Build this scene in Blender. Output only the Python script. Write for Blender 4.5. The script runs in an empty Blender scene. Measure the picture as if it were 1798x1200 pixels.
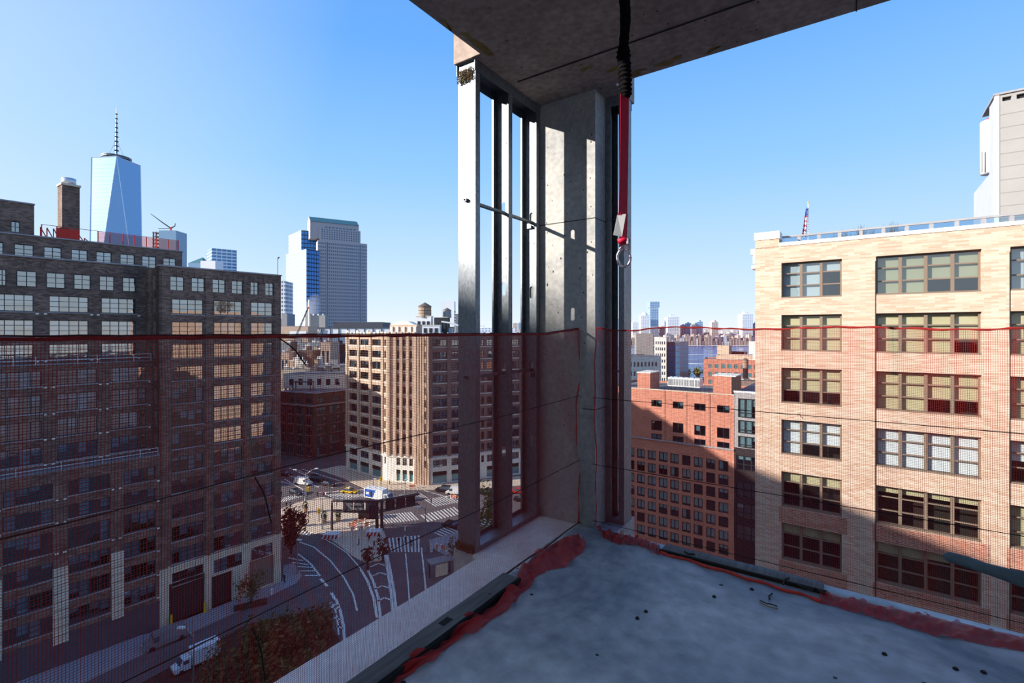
import bpy, bmesh, math, random
from mathutils import Vector, Matrix
random.seed(7)
R = random.Random(11)
SC = bpy.context.scene
COL = SC.collection

# ------------------------------------------------------------------ camera
FPX, CX, HY, CZ = 860.0, 899.0, 582.0, 46.0      # focal length in px, centre column, horizon row, eye height
cam = bpy.data.objects.new('camera', bpy.data.cameras.new('camera'))
COL.objects.link(cam)
cam.data.sensor_width = 36.0
cam.data.lens = FPX / 1798 * 36
cam.data.shift_y = -(600 - HY) / 1798
cam.data.clip_start, cam.data.clip_end = 0.05, 6000
cam.location = (0, 0, CZ)
cam.rotation_euler = (math.pi / 2, 0, 0)
SC.camera = cam
SC.view_settings.view_transform = 'Standard'
SC.view_settings.look = 'None'
SC.view_settings.gamma = 1
SC.view_settings.use_curve_mapping = False
SC.view_settings.exposure = 0.24

def lin(c, a=True):
    o = []
    for v in c[:3]:
        v /= 255.0
        o.append(v / 12.92 if v <= .04045 else ((v + .055) / 1.055) ** 2.4)
    return tuple(o) + (1.0,)

# ------------------------------------------------------------------ sky and sun
SUN = Vector((-.547, -.119, .19)).normalized()       # towards the sun
world = bpy.data.worlds.new('sky'); SC.world = world
world.use_nodes = True
nt = world.node_tree; nt.nodes.clear()
def N(t, typ, **kw):
    n = t.nodes.new(typ)
    for k, v in kw.items(): setattr(n, k, v)
    return n
tc = N(nt, 'ShaderNodeTexCoord'); sep = N(nt, 'ShaderNodeSeparateXYZ')
nt.links.new(tc.outputs['Generated'], sep.inputs[0])
rmp = N(nt, 'ShaderNodeValToRGB')
el = rmp.color_ramp.elements
el[0].position = 0.0; el[0].color = lin((226, 234, 240))
el[1].position = 1.0; el[1].color = lin((60, 120, 205))
for p, c in ((.05, (208, 227, 243)), (.14, (184, 215, 245)), (.30, (142, 194, 245)), (.50, (104, 166, 238))):
    e = el.new(p); e.color = lin(c)
nt.links.new(sep.outputs['Z'], rmp.inputs[0])
dot = N(nt, 'ShaderNodeVectorMath', operation='DOT_PRODUCT')
nt.links.new(tc.outputs['Generated'], dot.inputs[0]); dot.inputs[1].default_value = SUN
mr = N(nt, 'ShaderNodeMapRange'); mr.inputs[1].default_value = .25; mr.inputs[2].default_value = 1.0
mr.inputs[3].default_value = 0; mr.inputs[4].default_value = .75
nt.links.new(dot.outputs['Value'], mr.inputs[0])
mx = N(nt, 'ShaderNodeMix', data_type='RGBA')
nt.links.new(mr.outputs[0], mx.inputs[0]); nt.links.new(rmp.outputs[0], mx.inputs[6])
mx.inputs[7].default_value = lin((222, 236, 250))
bg = N(nt, 'ShaderNodeBackground'); bg.inputs[1].default_value = 1.0
nt.links.new(mx.outputs[2], bg.inputs[0])
wo = N(nt, 'ShaderNodeOutputWorld'); nt.links.new(bg.outputs[0], wo.inputs[0])
sl = bpy.data.lights.new('sun', 'SUN'); sl.energy = 8.3; sl.angle = math.radians(.53); sl.color = (1.0, .92, .82)
so = bpy.data.objects.new('sun', sl); COL.objects.link(so)
so.rotation_euler = SUN.to_track_quat('Z', 'Y').to_euler(); so.location = (-60, -20, 120)

# ------------------------------------------------------------------ materials
MATS = {}
def base(name):
    m = bpy.data.materials.new(name); m.use_nodes = True
    t = m.node_tree; b = t.nodes['Principled BSDF']; MATS[name] = m
    return m, t, b
def coords(t, scale=(1, 1, 1)):
    tcn = N(t, 'ShaderNodeTexCoord'); mp = N(t, 'ShaderNodeMapping')
    mp.inputs['Scale'].default_value = scale
    t.links.new(tcn.outputs['Object'], mp.inputs[0])
    return mp.outputs[0]
def mat(name, col, rough=.8, metal=0., var=.0, vs=1., col2=None, bump=0., spec=.3, stretch=(1, 1, 1), detail=6, bs=None):
    m, t, b = base(name)
    b.inputs['Roughness'].default_value = rough; b.inputs['Metallic'].default_value = metal
    b.inputs['Specular IOR Level'].default_value = spec
    c = lin(col); b.inputs['Base Color'].default_value = c
    if var or col2:
        co = coords(t, tuple(vs * s for s in stretch))
        nz = N(t, 'ShaderNodeTexNoise'); nz.inputs['Detail'].default_value = detail; nz.inputs['Scale'].default_value = 1.0
        nz.inputs['Roughness'].default_value = .62
        t.links.new(co, nz.inputs['Vector'])
        r = N(t, 'ShaderNodeValToRGB'); e = r.color_ramp.elements
        e[0].position, e[1].position = .32, .68
        d = lin(col2) if col2 else tuple(v * (1 + var) for v in c[:3]) + (1,)
        e[0].color = c if col2 else tuple(v * (1 - var) for v in c[:3]) + (1,)
        e[1].color = d
        t.links.new(nz.outputs['Fac'], r.inputs[0]); t.links.new(r.outputs[0], b.inputs['Base Color'])
        if bump:
            bp = N(t, 'ShaderNodeBump'); bp.inputs['Strength'].default_value = bump; bp.inputs['Distance'].default_value = .02
            t.links.new(nz.outputs['Fac'], bp.inputs['Height']); t.links.new(bp.outputs[0], b.inputs['Normal'])
    return m
def facade_uv(t):
    tcn = N(t, 'ShaderNodeTexCoord'); s = N(t, 'ShaderNodeSeparateXYZ'); t.links.new(tcn.outputs['Object'], s.inputs[0])
    a = N(t, 'ShaderNodeMath', operation='ADD'); t.links.new(s.outputs[0], a.inputs[0]); t.links.new(s.outputs[1], a.inputs[1])
    return a.outputs[0], s.outputs[2]
def brick(name, c1, c2, mortar, bw=.42, bh=.12, ms=.012, rough=.85, bias=0., blotch=.25):
    m, t, b = base(name)
    u, z = facade_uv(t)
    cb = N(t, 'ShaderNodeCombineXYZ'); t.links.new(u, cb.inputs[0]); t.links.new(z, cb.inputs[1])
    br = N(t, 'ShaderNodeTexBrick'); t.links.new(cb.outputs[0], br.inputs['Vector'])
    br.inputs['Color1'].default_value = lin(c1); br.inputs['Color2'].default_value = lin(c2); br.inputs['Mortar'].default_value = lin(mortar)
    br.inputs['Scale'].default_value = 1; br.inputs['Brick Width'].default_value = bw; br.inputs['Row Height'].default_value = bh
    br.inputs['Mortar Size'].default_value = ms; br.inputs['Bias'].default_value = bias
    nz = N(t, 'ShaderNodeTexNoise'); nz.inputs['Scale'].default_value = .35; nz.inputs['Detail'].default_value = 5
    t.links.new(cb.outputs[0], nz.inputs['Vector'])
    r = N(t, 'ShaderNodeMapRange'); r.inputs[1].default_value = .3; r.inputs[2].default_value = .7
    r.inputs[3].default_value = 1 - blotch; r.inputs[4].default_value = 1 + blotch * .6
    t.links.new(nz.outputs['Fac'], r.inputs[0])
    vm = N(t, 'ShaderNodeVectorMath', operation='SCALE'); t.links.new(br.outputs['Color'], vm.inputs[0]); t.links.new(r.outputs[0], vm.inputs['Scale'])
    t.links.new(vm.outputs[0], b.inputs['Base Color']); b.inputs['Roughness'].default_value = rough
    b.inputs['Specular IOR Level'].default_value = .2
    return m
def gridmat(name, wall, glass, su, sv, fu, fv, rough=.6, grough=.15, uoff=0.):
    """Window grid for buildings too far away to tell the panes apart."""
    m, t, b = base(name)
    u, z = facade_uv(t)
    def cell(x, s, f):
        d = N(t, 'ShaderNodeMath', operation='DIVIDE'); t.links.new(x, d.inputs[0]); d.inputs[1].default_value = s
        g = N(t, 'ShaderNodeMath', operation='FRACT'); t.links.new(d.outputs[0], g.inputs[0])
        l = N(t, 'ShaderNodeMath', operation='LESS_THAN'); t.links.new(g.outputs[0], l.inputs[0]); l.inputs[1].default_value = f
        return l.outputs[0]
    a, c = cell(u, su, fu), cell(z, sv, fv)
    ml = N(t, 'ShaderNodeMath', operation='MULTIPLY'); t.links.new(a, ml.inputs[0]); t.links.new(c, ml.inputs[1])
    geo = N(t, 'ShaderNodeNewGeometry'); s2 = N(t, 'ShaderNodeSeparateXYZ'); t.links.new(geo.outputs['Normal'], s2.inputs[0])
    up = N(t, 'ShaderNodeMath', operation='LESS_THAN'); t.links.new(s2.outputs[2], up.inputs[0]); up.inputs[1].default_value = .5
    m2 = N(t, 'ShaderNodeMath', operation='MULTIPLY'); t.links.new(ml.outputs[0], m2.inputs[0]); t.links.new(up.outputs[0], m2.inputs[1])
    x = N(t, 'ShaderNodeMix', data_type='RGBA'); t.links.new(m2.outputs[0], x.inputs[0])
    x.inputs[6].default_value = lin(wall); x.inputs[7].default_value = lin(glass)
    t.links.new(x.outputs[2], b.inputs['Base Color'])
    y = N(t, 'ShaderNodeMapRange'); t.links.new(m2.outputs[0], y.inputs[0]); y.inputs[3].default_value = rough; y.inputs[4].default_value = grough
    t.links.new(y.outputs[0], b.inputs['Roughness'])
    return m
def glass(name, tint, refl=.3, through=.75, rough=.02, rtint=(255, 255, 255)):
    m = bpy.data.materials.new(name); m.use_nodes = True; MATS[name] = m
    t = m.node_tree; t.nodes.clear()
    tr = N(t, 'ShaderNodeBsdfTransparent'); tr.inputs[0].default_value = tuple(v * through for v in lin(tint)[:3]) + (1,)
    gl = N(t, 'ShaderNodeBsdfGlossy'); gl.inputs['Color'].default_value = lin(rtint); gl.inputs['Roughness'].default_value = rough
    tcn = N(t, 'ShaderNodeTexCoord'); nz = N(t, 'ShaderNodeTexNoise'); nz.inputs['Scale'].default_value = .9; nz.inputs['Detail'].default_value = 1
    t.links.new(tcn.outputs['Object'], nz.inputs['Vector'])
    bp = N(t, 'ShaderNodeBump'); bp.inputs['Strength'].default_value = .12; bp.inputs['Distance'].default_value = .05
    t.links.new(nz.outputs['Fac'], bp.inputs['Height']); t.links.new(bp.outputs[0], gl.inputs['Normal'])
    lw_ = N(t, 'ShaderNodeLayerWeight'); lw_.inputs[0].default_value = .5
    pw_ = N(t, 'ShaderNodeMath', operation='POWER'); pw_.inputs[1].default_value = 3.5; t.links.new(lw_.outputs['Facing'], pw_.inputs[0])
    fr = N(t, 'ShaderNodeMath', operation='MULTIPLY'); fr.inputs[1].default_value = .9; t.links.new(pw_.outputs[0], fr.inputs[0])
    ad = N(t, 'ShaderNodeMath', operation='ADD'); ad.use_clamp = True; ad.inputs[1].default_value = refl
    t.links.new(fr.outputs[0], ad.inputs[0])
    mxs = N(t, 'ShaderNodeMixShader'); t.links.new(ad.outputs[0], mxs.inputs[0]); t.links.new(tr.outputs[0], mxs.inputs[1]); t.links.new(gl.outputs[0], mxs.inputs[2])
    o = N(t, 'ShaderNodeOutputMaterial'); t.links.new(mxs.outputs[0], o.inputs[0])
    return m
def m_(x): return MATS[x] if isinstance(x, str) else x

# ------------------------------------------------------------------ mesh building
class MB:
    def __init__(s): s.v = []; s.f = []
    def quad(s, a, b, c, d):
        i = len(s.v); s.v += [tuple(a), tuple(b), tuple(c), tuple(d)]; s.f.append((i, i + 1, i + 2, i + 3)); return s
    def tri(s, a, b, c):
        i = len(s.v); s.v += [tuple(a), tuple(b), tuple(c)]; s.f.append((i, i + 1, i + 2)); return s
    def box(s, x0, x1, y0, y1, z0, z1, M=None):
        p = [(x0, y0, z0), (x1, y0, z0), (x1, y1, z0), (x0, y1, z0), (x0, y0, z1), (x1, y0, z1), (x1, y1, z1), (x0, y1, z1)]
        if M is not None: p = [tuple(M @ Vector(q)) for q in p]
        i = len(s.v); s.v += p
        s.f += [tuple(i + k for k in q) for q in ((3, 2, 1, 0), (4, 5, 6, 7), (0, 1, 5, 4), (1, 2, 6, 5), (2, 3, 7, 6), (3, 0, 4, 7))]
        return s
    def prism(s, pts, z0, z1, caps=True):
        n = len(pts); i = len(s.v)
        ar = sum(pts[k][0] * pts[(k + 1) % n][1] - pts[(k + 1) % n][0] * pts[k][1] for k in range(n))
        if ar < 0: pts = pts[::-1]
        s.v += [(p[0], p[1], z0) for p in pts] + [(p[0], p[1], z1) for p in pts]
        for k in range(n):
            j = (k + 1) % n; s.f.append((i + k, i + j, i + n + j, i + n + k))
        if caps: s.f.append(tuple(i + n + k for k in range(n))); s.f.append(tuple(i + k for k in reversed(range(n))))
        return s
    def cone(s, c, r0, r1, z0, z1, n=12, caps=True):
        i = len(s.v)
        for (r, z) in ((r0, z0), (r1, z1)):
            for k in range(n):
                a = 2 * math.pi * k / n; s.v.append((c[0] + r * math.cos(a), c[1] + r * math.sin(a), z))
        for k in range(n):
            j = (k + 1) % n; s.f.append((i + k, i + j, i + n + j, i + n + k))
        if caps: s.f.append(tuple(i + n + k for k in range(n))); s.f.append(tuple(i + k for k in reversed(range(n))))
        return s
    def tube(s, pts, r, n=6, caps=True):
        pts = [Vector(p) for p in pts]; rs = r if isinstance(r, (list, tuple)) else [r] * len(pts)
        i = len(s.v); m = len(pts); up = None
        for k, p in enumerate(pts):
            d = (pts[min(k + 1, m - 1)] - pts[max(k - 1, 0)]).normalized()
            if up is None: up = d.cross(Vector((0, 0, 1)) if abs(d.z) < .9 else Vector((1, 0, 0))).normalized()
            else:
                up = (up - d * up.dot(d)); up = up.normalized() if up.length > 1e-6 else d.orthogonal().normalized()
            w = d.cross(up)
            for q in range(n):
                a = 2 * math.pi * q / n; s.v.append(tuple(p + (up * math.cos(a) + w * math.sin(a)) * rs[k]))
        for k in range(m - 1):
            for q in range(n):
                g = (q + 1) % n
                s.f.append((i + k * n + q, i + k * n + g, i + (k + 1) * n + g, i + (k + 1) * n + q))
        if caps and n > 2: s.f.append(tuple(i + q for q in reversed(range(n)))); s.f.append(tuple(i + (m - 1) * n + q for q in range(n)))
        return s
    def grid(s, fn, nu, nv):
        i = len(s.v)
        for a in range(nu + 1):
            for b in range(nv + 1): s.v.append(tuple(fn(a / nu, b / nv)))
        for a in range(nu):
            for b in range(nv):
                k = i + a * (nv + 1) + b; s.f.append((k, k + nv + 1, k + nv + 2, k + 1))
        return s
    def mesh(s, name, material, smooth=False):
        me = bpy.data.meshes.new(name); me.from_pydata(s.v, [], s.f)
        me.materials.append(m_(material))
        if smooth: me.polygons.foreach_set('use_smooth', [True] * len(me.polygons))
        me.update(); return me
    def build(s, name, material, parent=None, loc=(0, 0, 0), rz=0., smooth=False):
        return link(name, s.mesh(name, material, smooth), parent, loc, rz)
def link(name, me, parent=None, loc=(0, 0, 0), rz=0.):
    o = bpy.data.objects.new(name, me); COL.objects.link(o)
    o.location = loc; o.rotation_euler = (0, 0, rz); o.parent = parent
    return o
def tag(o, label=None, cat=None, group=None, kind=None):
    if label: o['label'] = label
    if cat: o['category'] = cat
    if group: o['group'] = group
    if kind: o['kind'] = kind
    return o
def thing(name, label, cat, loc=(0, 0, 0), rz=0., group=None, kind=None):
    return tag(link(name, None, None, loc, rz), label, cat, group, kind)
def dup(o, parent=None):
    c = o.copy(); COL.objects.link(c); c.parent = parent
    for ch in o.children: dup(ch, c)
    return c
def solid(o, t=.01):
    md = o.modifiers.new('thickness', 'SOLIDIFY'); md.thickness = t; md.offset = 0; return o

# ------------------------------------------------------------------ pixel to place
def P(px, py, d): return Vector(((px - CX) / FPX * d, d, CZ - (py - HY) / FPX * d))
def G(px, py, z=0.):
    d = (CZ - z) * FPX / (py - HY); return Vector(((px - CX) / FPX * d, d, z))
class Fac:
    """A vertical facade plane from plan point p (left as seen from outside) to q (right)."""
    def __init__(s, p, q):
        s.o = Vector((p[0], p[1])); s.u = (Vector((q[0], q[1])) - s.o); s.len = s.u.length; s.u.normalize()
        s.n = Vector((s.u.y, -s.u.x)); s.rz = math.atan2(s.u.y, s.u.x)
    def hit(s, px, py):
        rx = (px - CX) / FPX                              # o + u a = (rx t, t)
        det = s.u.x * -1 - s.u.y * -rx
        a = (-s.o.x * -1 - -s.o.y * -rx) / det
        t = s.o.y + s.u.y * a
        return a, CZ - (py - HY) / FPX * t
    def U(s, px): return s.hit(px, HY)[0]
    def Z(s, px, py): return s.hit(px, py)[1]
    def back(s, r): return Fac(s.o - s.n * r, s.o - s.n * r + s.u * s.len)
    def pt(s, u, z=0., out=0.):
        p = s.o + s.u * u + s.n * out; return Vector((p.x, p.y, z))
def fac_px(x1, d1, x2, d2):
    a, b = P(x1, HY, d1), P(x2, HY, d2); return Fac((a.x, a.y), (b.x, b.y))
def fac_vp(x1, d1, x2, vpx):
    return fac_px(x1, d1, x2, d1 * (vpx - x1) / (vpx - x2))

def wallmesh(u0, u1, z0, z1, holes, rev):
    b = MB(); r4 = lambda v: round(v, 4)
    hs = [tuple(map(r4, h)) for h in holes if h[1] > u0 and h[0] < u1 and h[3] > z0 and h[2] < z1]
    hs = [(max(h[0], r4(u0)), min(h[1], r4(u1)), max(h[2], r4(z0)), min(h[3], r4(z1))) for h in hs]
    us = sorted({r4(u0), r4(u1)} | {h[0] for h in hs} | {h[1] for h in hs})
    # z bands: each column strip only cut by the holes it meets, so the mesh stays small
    for a, c in zip(us, us[1:]):
        if c - a < 1e-5: continue
        cut = sorted((h[2], h[3]) for h in hs if h[0] <= a + 1e-6 and h[1] >= c - 1e-6)
        z = r4(z0)
        for (p, q) in cut:
            if p > z + 1e-5: b.quad((a, 0, z), (c, 0, z), (c, 0, p), (a, 0, p))
            z = max(z, q)
        if r4(z1) > z + 1e-5: b.quad((a, 0, z), (c, 0, z), (c, 0, r4(z1)), (a, 0, r4(z1)))
    for (a, c, p, q) in hs:
        b.quad((a, 0, p), (a, rev, p), (a, rev, q), (a, 0, q)); b.quad((c, rev, p), (c, 0, p), (c, 0, q), (c, rev, q))
        b.quad((a, 0, p), (c, 0, p), (c, rev, p), (a, rev, p)); b.quad((a, rev, q), (c, rev, q), (c, 0, q), (a, 0, q))
    return b
def wloc(F, root, z=0.):
    return (F.o.x - root.location.x, F.o.y - root.location.y, z - root.location.z)
def wall(root, F, u0, u1, z0, z1, holes, material, rev=.35, name='wall'):
    return wallmesh(u0, u1, z0, z1, holes, rev).build(name, material, root, wloc(F, root), F.rz)
def fbox(root, F, name, material, u0, u1, y0, y1, z0, z1):
    """A box on a facade; y runs into the wall, negative stands proud."""
    return MB().box(u0, u1, y0, y1, z0, z1).build(name, material, root, wloc(F, root), F.rz)
def shell(root, F, u0, u1, z0, z1, depth, mside, mroof, parapet=.0, sides=True, interior='dark_room', inset=1.2):
    if interior: MB().quad((u0, inset, z0), (u1, inset, z0), (u1, inset, z1), (u0, inset, z1)).build('interior', interior, root, wloc(F, root), F.rz)
    if sides:
        b = MB()
        b.quad((u0, depth, z0), (u0, 0, z0), (u0, 0, z1 + parapet), (u0, depth, z1 + parapet))
        b.quad((u1, 0, z0), (u1, depth, z0), (u1, depth, z1 + parapet), (u1, 0, z1 + parapet))
        b.quad((u1, depth, z0), (u0, depth, z0), (u0, depth, z1 + parapet), (u1, depth, z1 + parapet))
        b.build('side_wall', mside, root, wloc(F, root), F.rz)
    MB().quad((u0, 0, z1), (u1, 0, z1), (u1, depth, z1), (u0, depth, z1)).build('roof', mroof, root, wloc(F, root), F.rz)
_wm = {}
def frame_mesh(w, h, vb, hb, fw, fd, material, vw=None):
    k = ('f', round(w, 2), round(h, 2), tuple(vb), tuple(hb), fw, fd, material, vw)
    if k not in _wm:
        b = MB(); vw = vw or fw
        b.box(0, fw, 0, fd, 0, h).box(w - fw, w, 0, fd, 0, h).box(fw, w - fw, 0, fd, 0, fw).box(fw, w - fw, 0, fd, h - fw, h)
        for v in vb: b.box(v * w - vw / 2, v * w + vw / 2, 0, fd, fw, h - fw)
        for q in hb: b.box(fw, w - fw, fd * .15, fd * .8, q * h - fw * .4, q * h + fw * .4)
        _wm[k] = b.mesh('window_frame', material)
    return _wm[k]
def plane_mesh(w, h, material, name='pane'):
    k = ('p', round(w, 2), round(h, 2), material)
    if k not in _wm: _wm[k] = MB().quad((0, 0, 0), (w, 0, 0), (w, 0, h), (0, 0, h)).mesh(name, material)
    return _wm[k]
def blind_mesh(w, h, drops, material):
    k = ('b', round(w, 2), round(h, 2), tuple(drops), material)
    if k not in _wm:
        b = MB(); n = len(drops)
        for i, d in enumerate(drops):
            if d > .02: b.box(i * w / n + .04, (i + 1) * w / n - .04, 0, .02, h * (1 - d), h)
        _wm[k] = b.mesh('blind', material)
    return _wm[k]
def window(root, F, rect, cols=4, hb=(.66, .33), fm='frame_dark', gm='glass', fw=.09, inset=.16, drops=None, bm='blind', panes='one', vw=None, fd=.1):
    u0, u1, z0, z1 = rect; w, h = u1 - u0, z1 - z0
    p = F.pt(u0, z0, -inset)
    vb = tuple(round(i / cols, 4) for i in range(1, cols))
    o = link('window', frame_mesh(w, h, vb, tuple(hb), fw, fd, fm, vw), root, tuple(Vector(p) - root.location), F.rz)
    if panes == 'one': link('pane', plane_mesh(w, h, gm), o, (0, fd * .5, 0))
    else:
        zs = [0] + sorted(hb) + [1]
        for i in range(cols):
            for a, c in zip(zs, zs[1:]):
                link('pane', plane_mesh(w / cols, (c - a) * h, gm), o, (i * w / cols, fd * .5, a * h))
    if drops and max(drops) > .02: link('blind', blind_mesh(w, h, drops, bm), o, (0, fd + .12, 0))
    return o

# ================================================================== the open corner we stand in
AX = Vector((.8237, -.567)); AY = Vector((.567, .8237))      # along the right edge / along the left edge of the slab
C0 = Vector((.6315, 3.72)); ORZ = math.atan2(AX.y, AX.x); OLOC = (C0.x, C0.y, CZ)
ZF, ZC = -1.5, 1.84                                            # floor and soffit relative to the eye
def OL(px, py, z=ZF):
    d = -z * FPX / (py - HY); p = Vector(((px - CX) / FPX * d, d)) - C0
    return Vector((p.dot(AX), p.dot(AY), z))
def OX(px, py, x):           # on the plane local x = const
    rx = (px - CX) / FPX; r = Vector((rx, 1.0)); t = (x + C0.dot(AX)) / r.dot(AX)
    return Vector((x, t * r.dot(AY) - C0.dot(AY), -(py - HY) / FPX * t))
def OY(px, py, y):           # on the plane local y = const
    rx = (px - CX) / FPX; r = Vector((rx, 1.0)); t = (y + C0.dot(AY)) / r.dot(AY)
    return Vector((t * r.dot(AX) - C0.dot(AX), y, -(py - HY) / FPX * t))
def own(b, name, material, parent=None, smooth=False, kind=None, label=None, cat=None, group=None):
    o = b.build(name, material, parent, OLOC if parent is None else (0, 0, 0), ORZ if parent is None else 0., smooth)
    return tag(o, label, cat, group, kind)
def owning(name, label, cat, group=None, kind=None): return thing(name, label, cat, OLOC, ORZ, group, kind)

def concrete(name, c1, c2, sc, fine=.35, spots=0., rough=.75, seam=None):
    m, t, b = base(name)
    co = coords(t)
    n1 = N(t, 'ShaderNodeTexNoise'); n1.inputs['Scale'].default_value = sc; n1.inputs['Detail'].default_value = 8; n1.inputs['Roughness'].default_value = .65
    n1.inputs['Distortion'].default_value = .6
    n2 = N(t, 'ShaderNodeTexNoise'); n2.inputs['Scale'].default_value = sc * 14; n2.inputs['Detail'].default_value = 6
    t.links.new(co, n1.inputs['Vector']); t.links.new(co, n2.inputs['Vector'])
    r = N(t, 'ShaderNodeValToRGB'); e = r.color_ramp.elements; e[0].position, e[1].position = .33, .67; e[0].color, e[1].color = lin(c1), lin(c2)
    t.links.new(n1.outputs['Fac'], r.inputs[0])
    mr2 = N(t, 'ShaderNodeMapRange'); mr2.inputs[1].default_value = .3; mr2.inputs[2].default_value = .7; mr2.inputs[3].default_value = 1 - fine; mr2.inputs[4].default_value = 1 + fine * .6
    t.links.new(n2.outputs['Fac'], mr2.inputs[0])
    vm = N(t, 'ShaderNodeVectorMath', operation='SCALE'); t.links.new(r.outputs[0], vm.inputs[0]); t.links.new(mr2.outputs[0], vm.inputs['Scale'])
    out = vm.outputs[0]
    if spots:
        vo = N(t, 'ShaderNodeTexVoronoi'); vo.inputs['Scale'].default_value = sc * 9; t.links.new(co, vo.inputs['Vector'])
        n3 = N(t, 'ShaderNodeTexNoise'); n3.inputs['Scale'].default_value = sc * 3; t.links.new(co, n3.inputs['Vector'])
        a = N(t, 'ShaderNodeMath', operation='LESS_THAN'); t.links.new(vo.outputs['Distance'], a.inputs[0]); a.inputs[1].default_value = .09
        c = N(t, 'ShaderNodeMath', operation='GREATER_THAN'); t.links.new(n3.outputs['Fac'], c.inputs[0]); c.inputs[1].default_value = 1 - spots
        d = N(t, 'ShaderNodeMath', operation='MULTIPLY'); t.links.new(a.outputs[0], d.inputs[0]); t.links.new(c.outputs[0], d.inputs[1])
        x = N(t, 'ShaderNodeMix', data_type='RGBA'); t.links.new(d.outputs[0], x.inputs[0]); t.links.new(out, x.inputs[6]); x.inputs[7].default_value = lin((40, 38, 36))
        out = x.outputs[2]
    t.links.new(out, b.inputs['Base Color']); b.inputs['Roughness'].default_value = rough; b.inputs['Specular IOR Level'].default_value = .35
    bp = N(t, 'ShaderNodeBump'); bp.inputs['Strength'].default_value = .25; bp.inputs['Distance'].default_value = .004
    t.links.new(n2.outputs['Fac'], bp.inputs['Height']); t.links.new(bp.outputs[0], b.inputs['Normal'])
    return m
concrete('concrete_floor', (120, 130, 140), (214, 214, 210), .8, .24, .42, .5)
concrete('concrete_soffit', (150, 132, 122), (186, 168, 156), 1.6, .28, .5)
concrete('concrete_column', (152, 154, 156), (188, 186, 181), 1.9, .2, .52)
concrete('concrete_sill', (224, 220, 220), (240, 236, 234), 1.4, .1, .3)
mat('seam_dark', (52, 48, 46)); mat('yellow_stain', (142, 118, 70), var=.35, vs=8)
mat('black_rubber', (22, 22, 24), .6, var=.3, vs=30)
m, t, b = base('galvanized')
b.inputs['Metallic'].default_value = .8; b.inputs['Roughness'].default_value = .33
vo = N(t, 'ShaderNodeTexVoronoi'); vo.inputs['Scale'].default_value = 70; t.links.new(coords(t, (1, 1, .5)), vo.inputs['Vector'])
n1 = N(t, 'ShaderNodeTexNoise'); n1.inputs['Scale'].default_value = 5; t.links.new(coords(t, (1, 1, .4)), n1.inputs['Vector'])
x = N(t, 'ShaderNodeMix', data_type='RGBA'); t.links.new(vo.outputs['Color'], x.inputs[0]); x.inputs[6].default_value = lin((118, 124, 130)); x.inputs[7].default_value = lin((146, 152, 158))
t.links.new(x.outputs[2], b.inputs['Base Color'])
r = N(t, 'ShaderNodeMapRange'); r.inputs[3].default_value = .42; r.inputs[4].default_value = .62; t.links.new(n1.outputs['Fac'], r.inputs[0]); t.links.new(r.outputs[0], b.inputs['Roughness'])
mat('net_red', (205, 62, 52), .7, var=.25, vs=9)
m, t, b = base('net_mesh'); b.inputs['Base Color'].default_value = lin((168, 52, 50)); b.inputs['Roughness'].default_value = .6
tl = N(t, 'ShaderNodeBsdfTranslucent'); tl.inputs[0].default_value = lin((206, 84, 76)); ms_ = N(t, 'ShaderNodeMixShader'); ms_.inputs[0].default_value = .5
t.links.new(b.outputs[0], ms_.inputs[1]); t.links.new(tl.outputs[0], ms_.inputs[2]); t.links.new(ms_.outputs[0], t.nodes['Material Output'].inputs[0])
mat('rope_dark', (70, 28, 26), .8, var=.3, vs=40)
mat('cord_black', (20, 18, 20), .7)
mat('wood_grey', (112, 108, 104), .8, var=.35, vs=3, stretch=(9, 1, 9)); mat('wood_dark', (40, 34, 30), .8, var=.4, vs=4)
mat('insulation', (112, 94, 62), .95, var=.4, vs=40, bump=1.)

# floor slab with the notch beside the column, soffit above it
XL, YR = -.425, .012                     # slab edges
def slab(zb, zt):
    pts = [(XL, -15), (XL, -.87), (-.655, -.87), (-.655, .40), (.158, .40), (.158, YR), (15, YR), (15, -15)]
    return MB().prism(pts, zb, zt)
own(slab(ZF - .28, ZF), 'floor', 'concrete_floor', kind='structure', label='bare concrete floor slab of the unfinished corner room')
own(slab(ZC, ZC + .28), 'ceiling', 'concrete_soffit', kind='structure', label='raw concrete soffit above the open corner')
b = MB().box(7, 11, -12, -8, ZF, ZC); own(b, 'wall_core', 'concrete_column', kind='structure', label='bare concrete core wall in the middle of the floor plate')
for (x, y) in ((7.4, -.6), (14.2, -.6), (.1, -8), (.1, -14.4), (14.2, -14.4)): own(MB().box(x, x + .6, y, y + .5, ZF, ZC), 'trim_column', 'concrete_column', kind='structure', label='bare concrete perimeter column')
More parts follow.
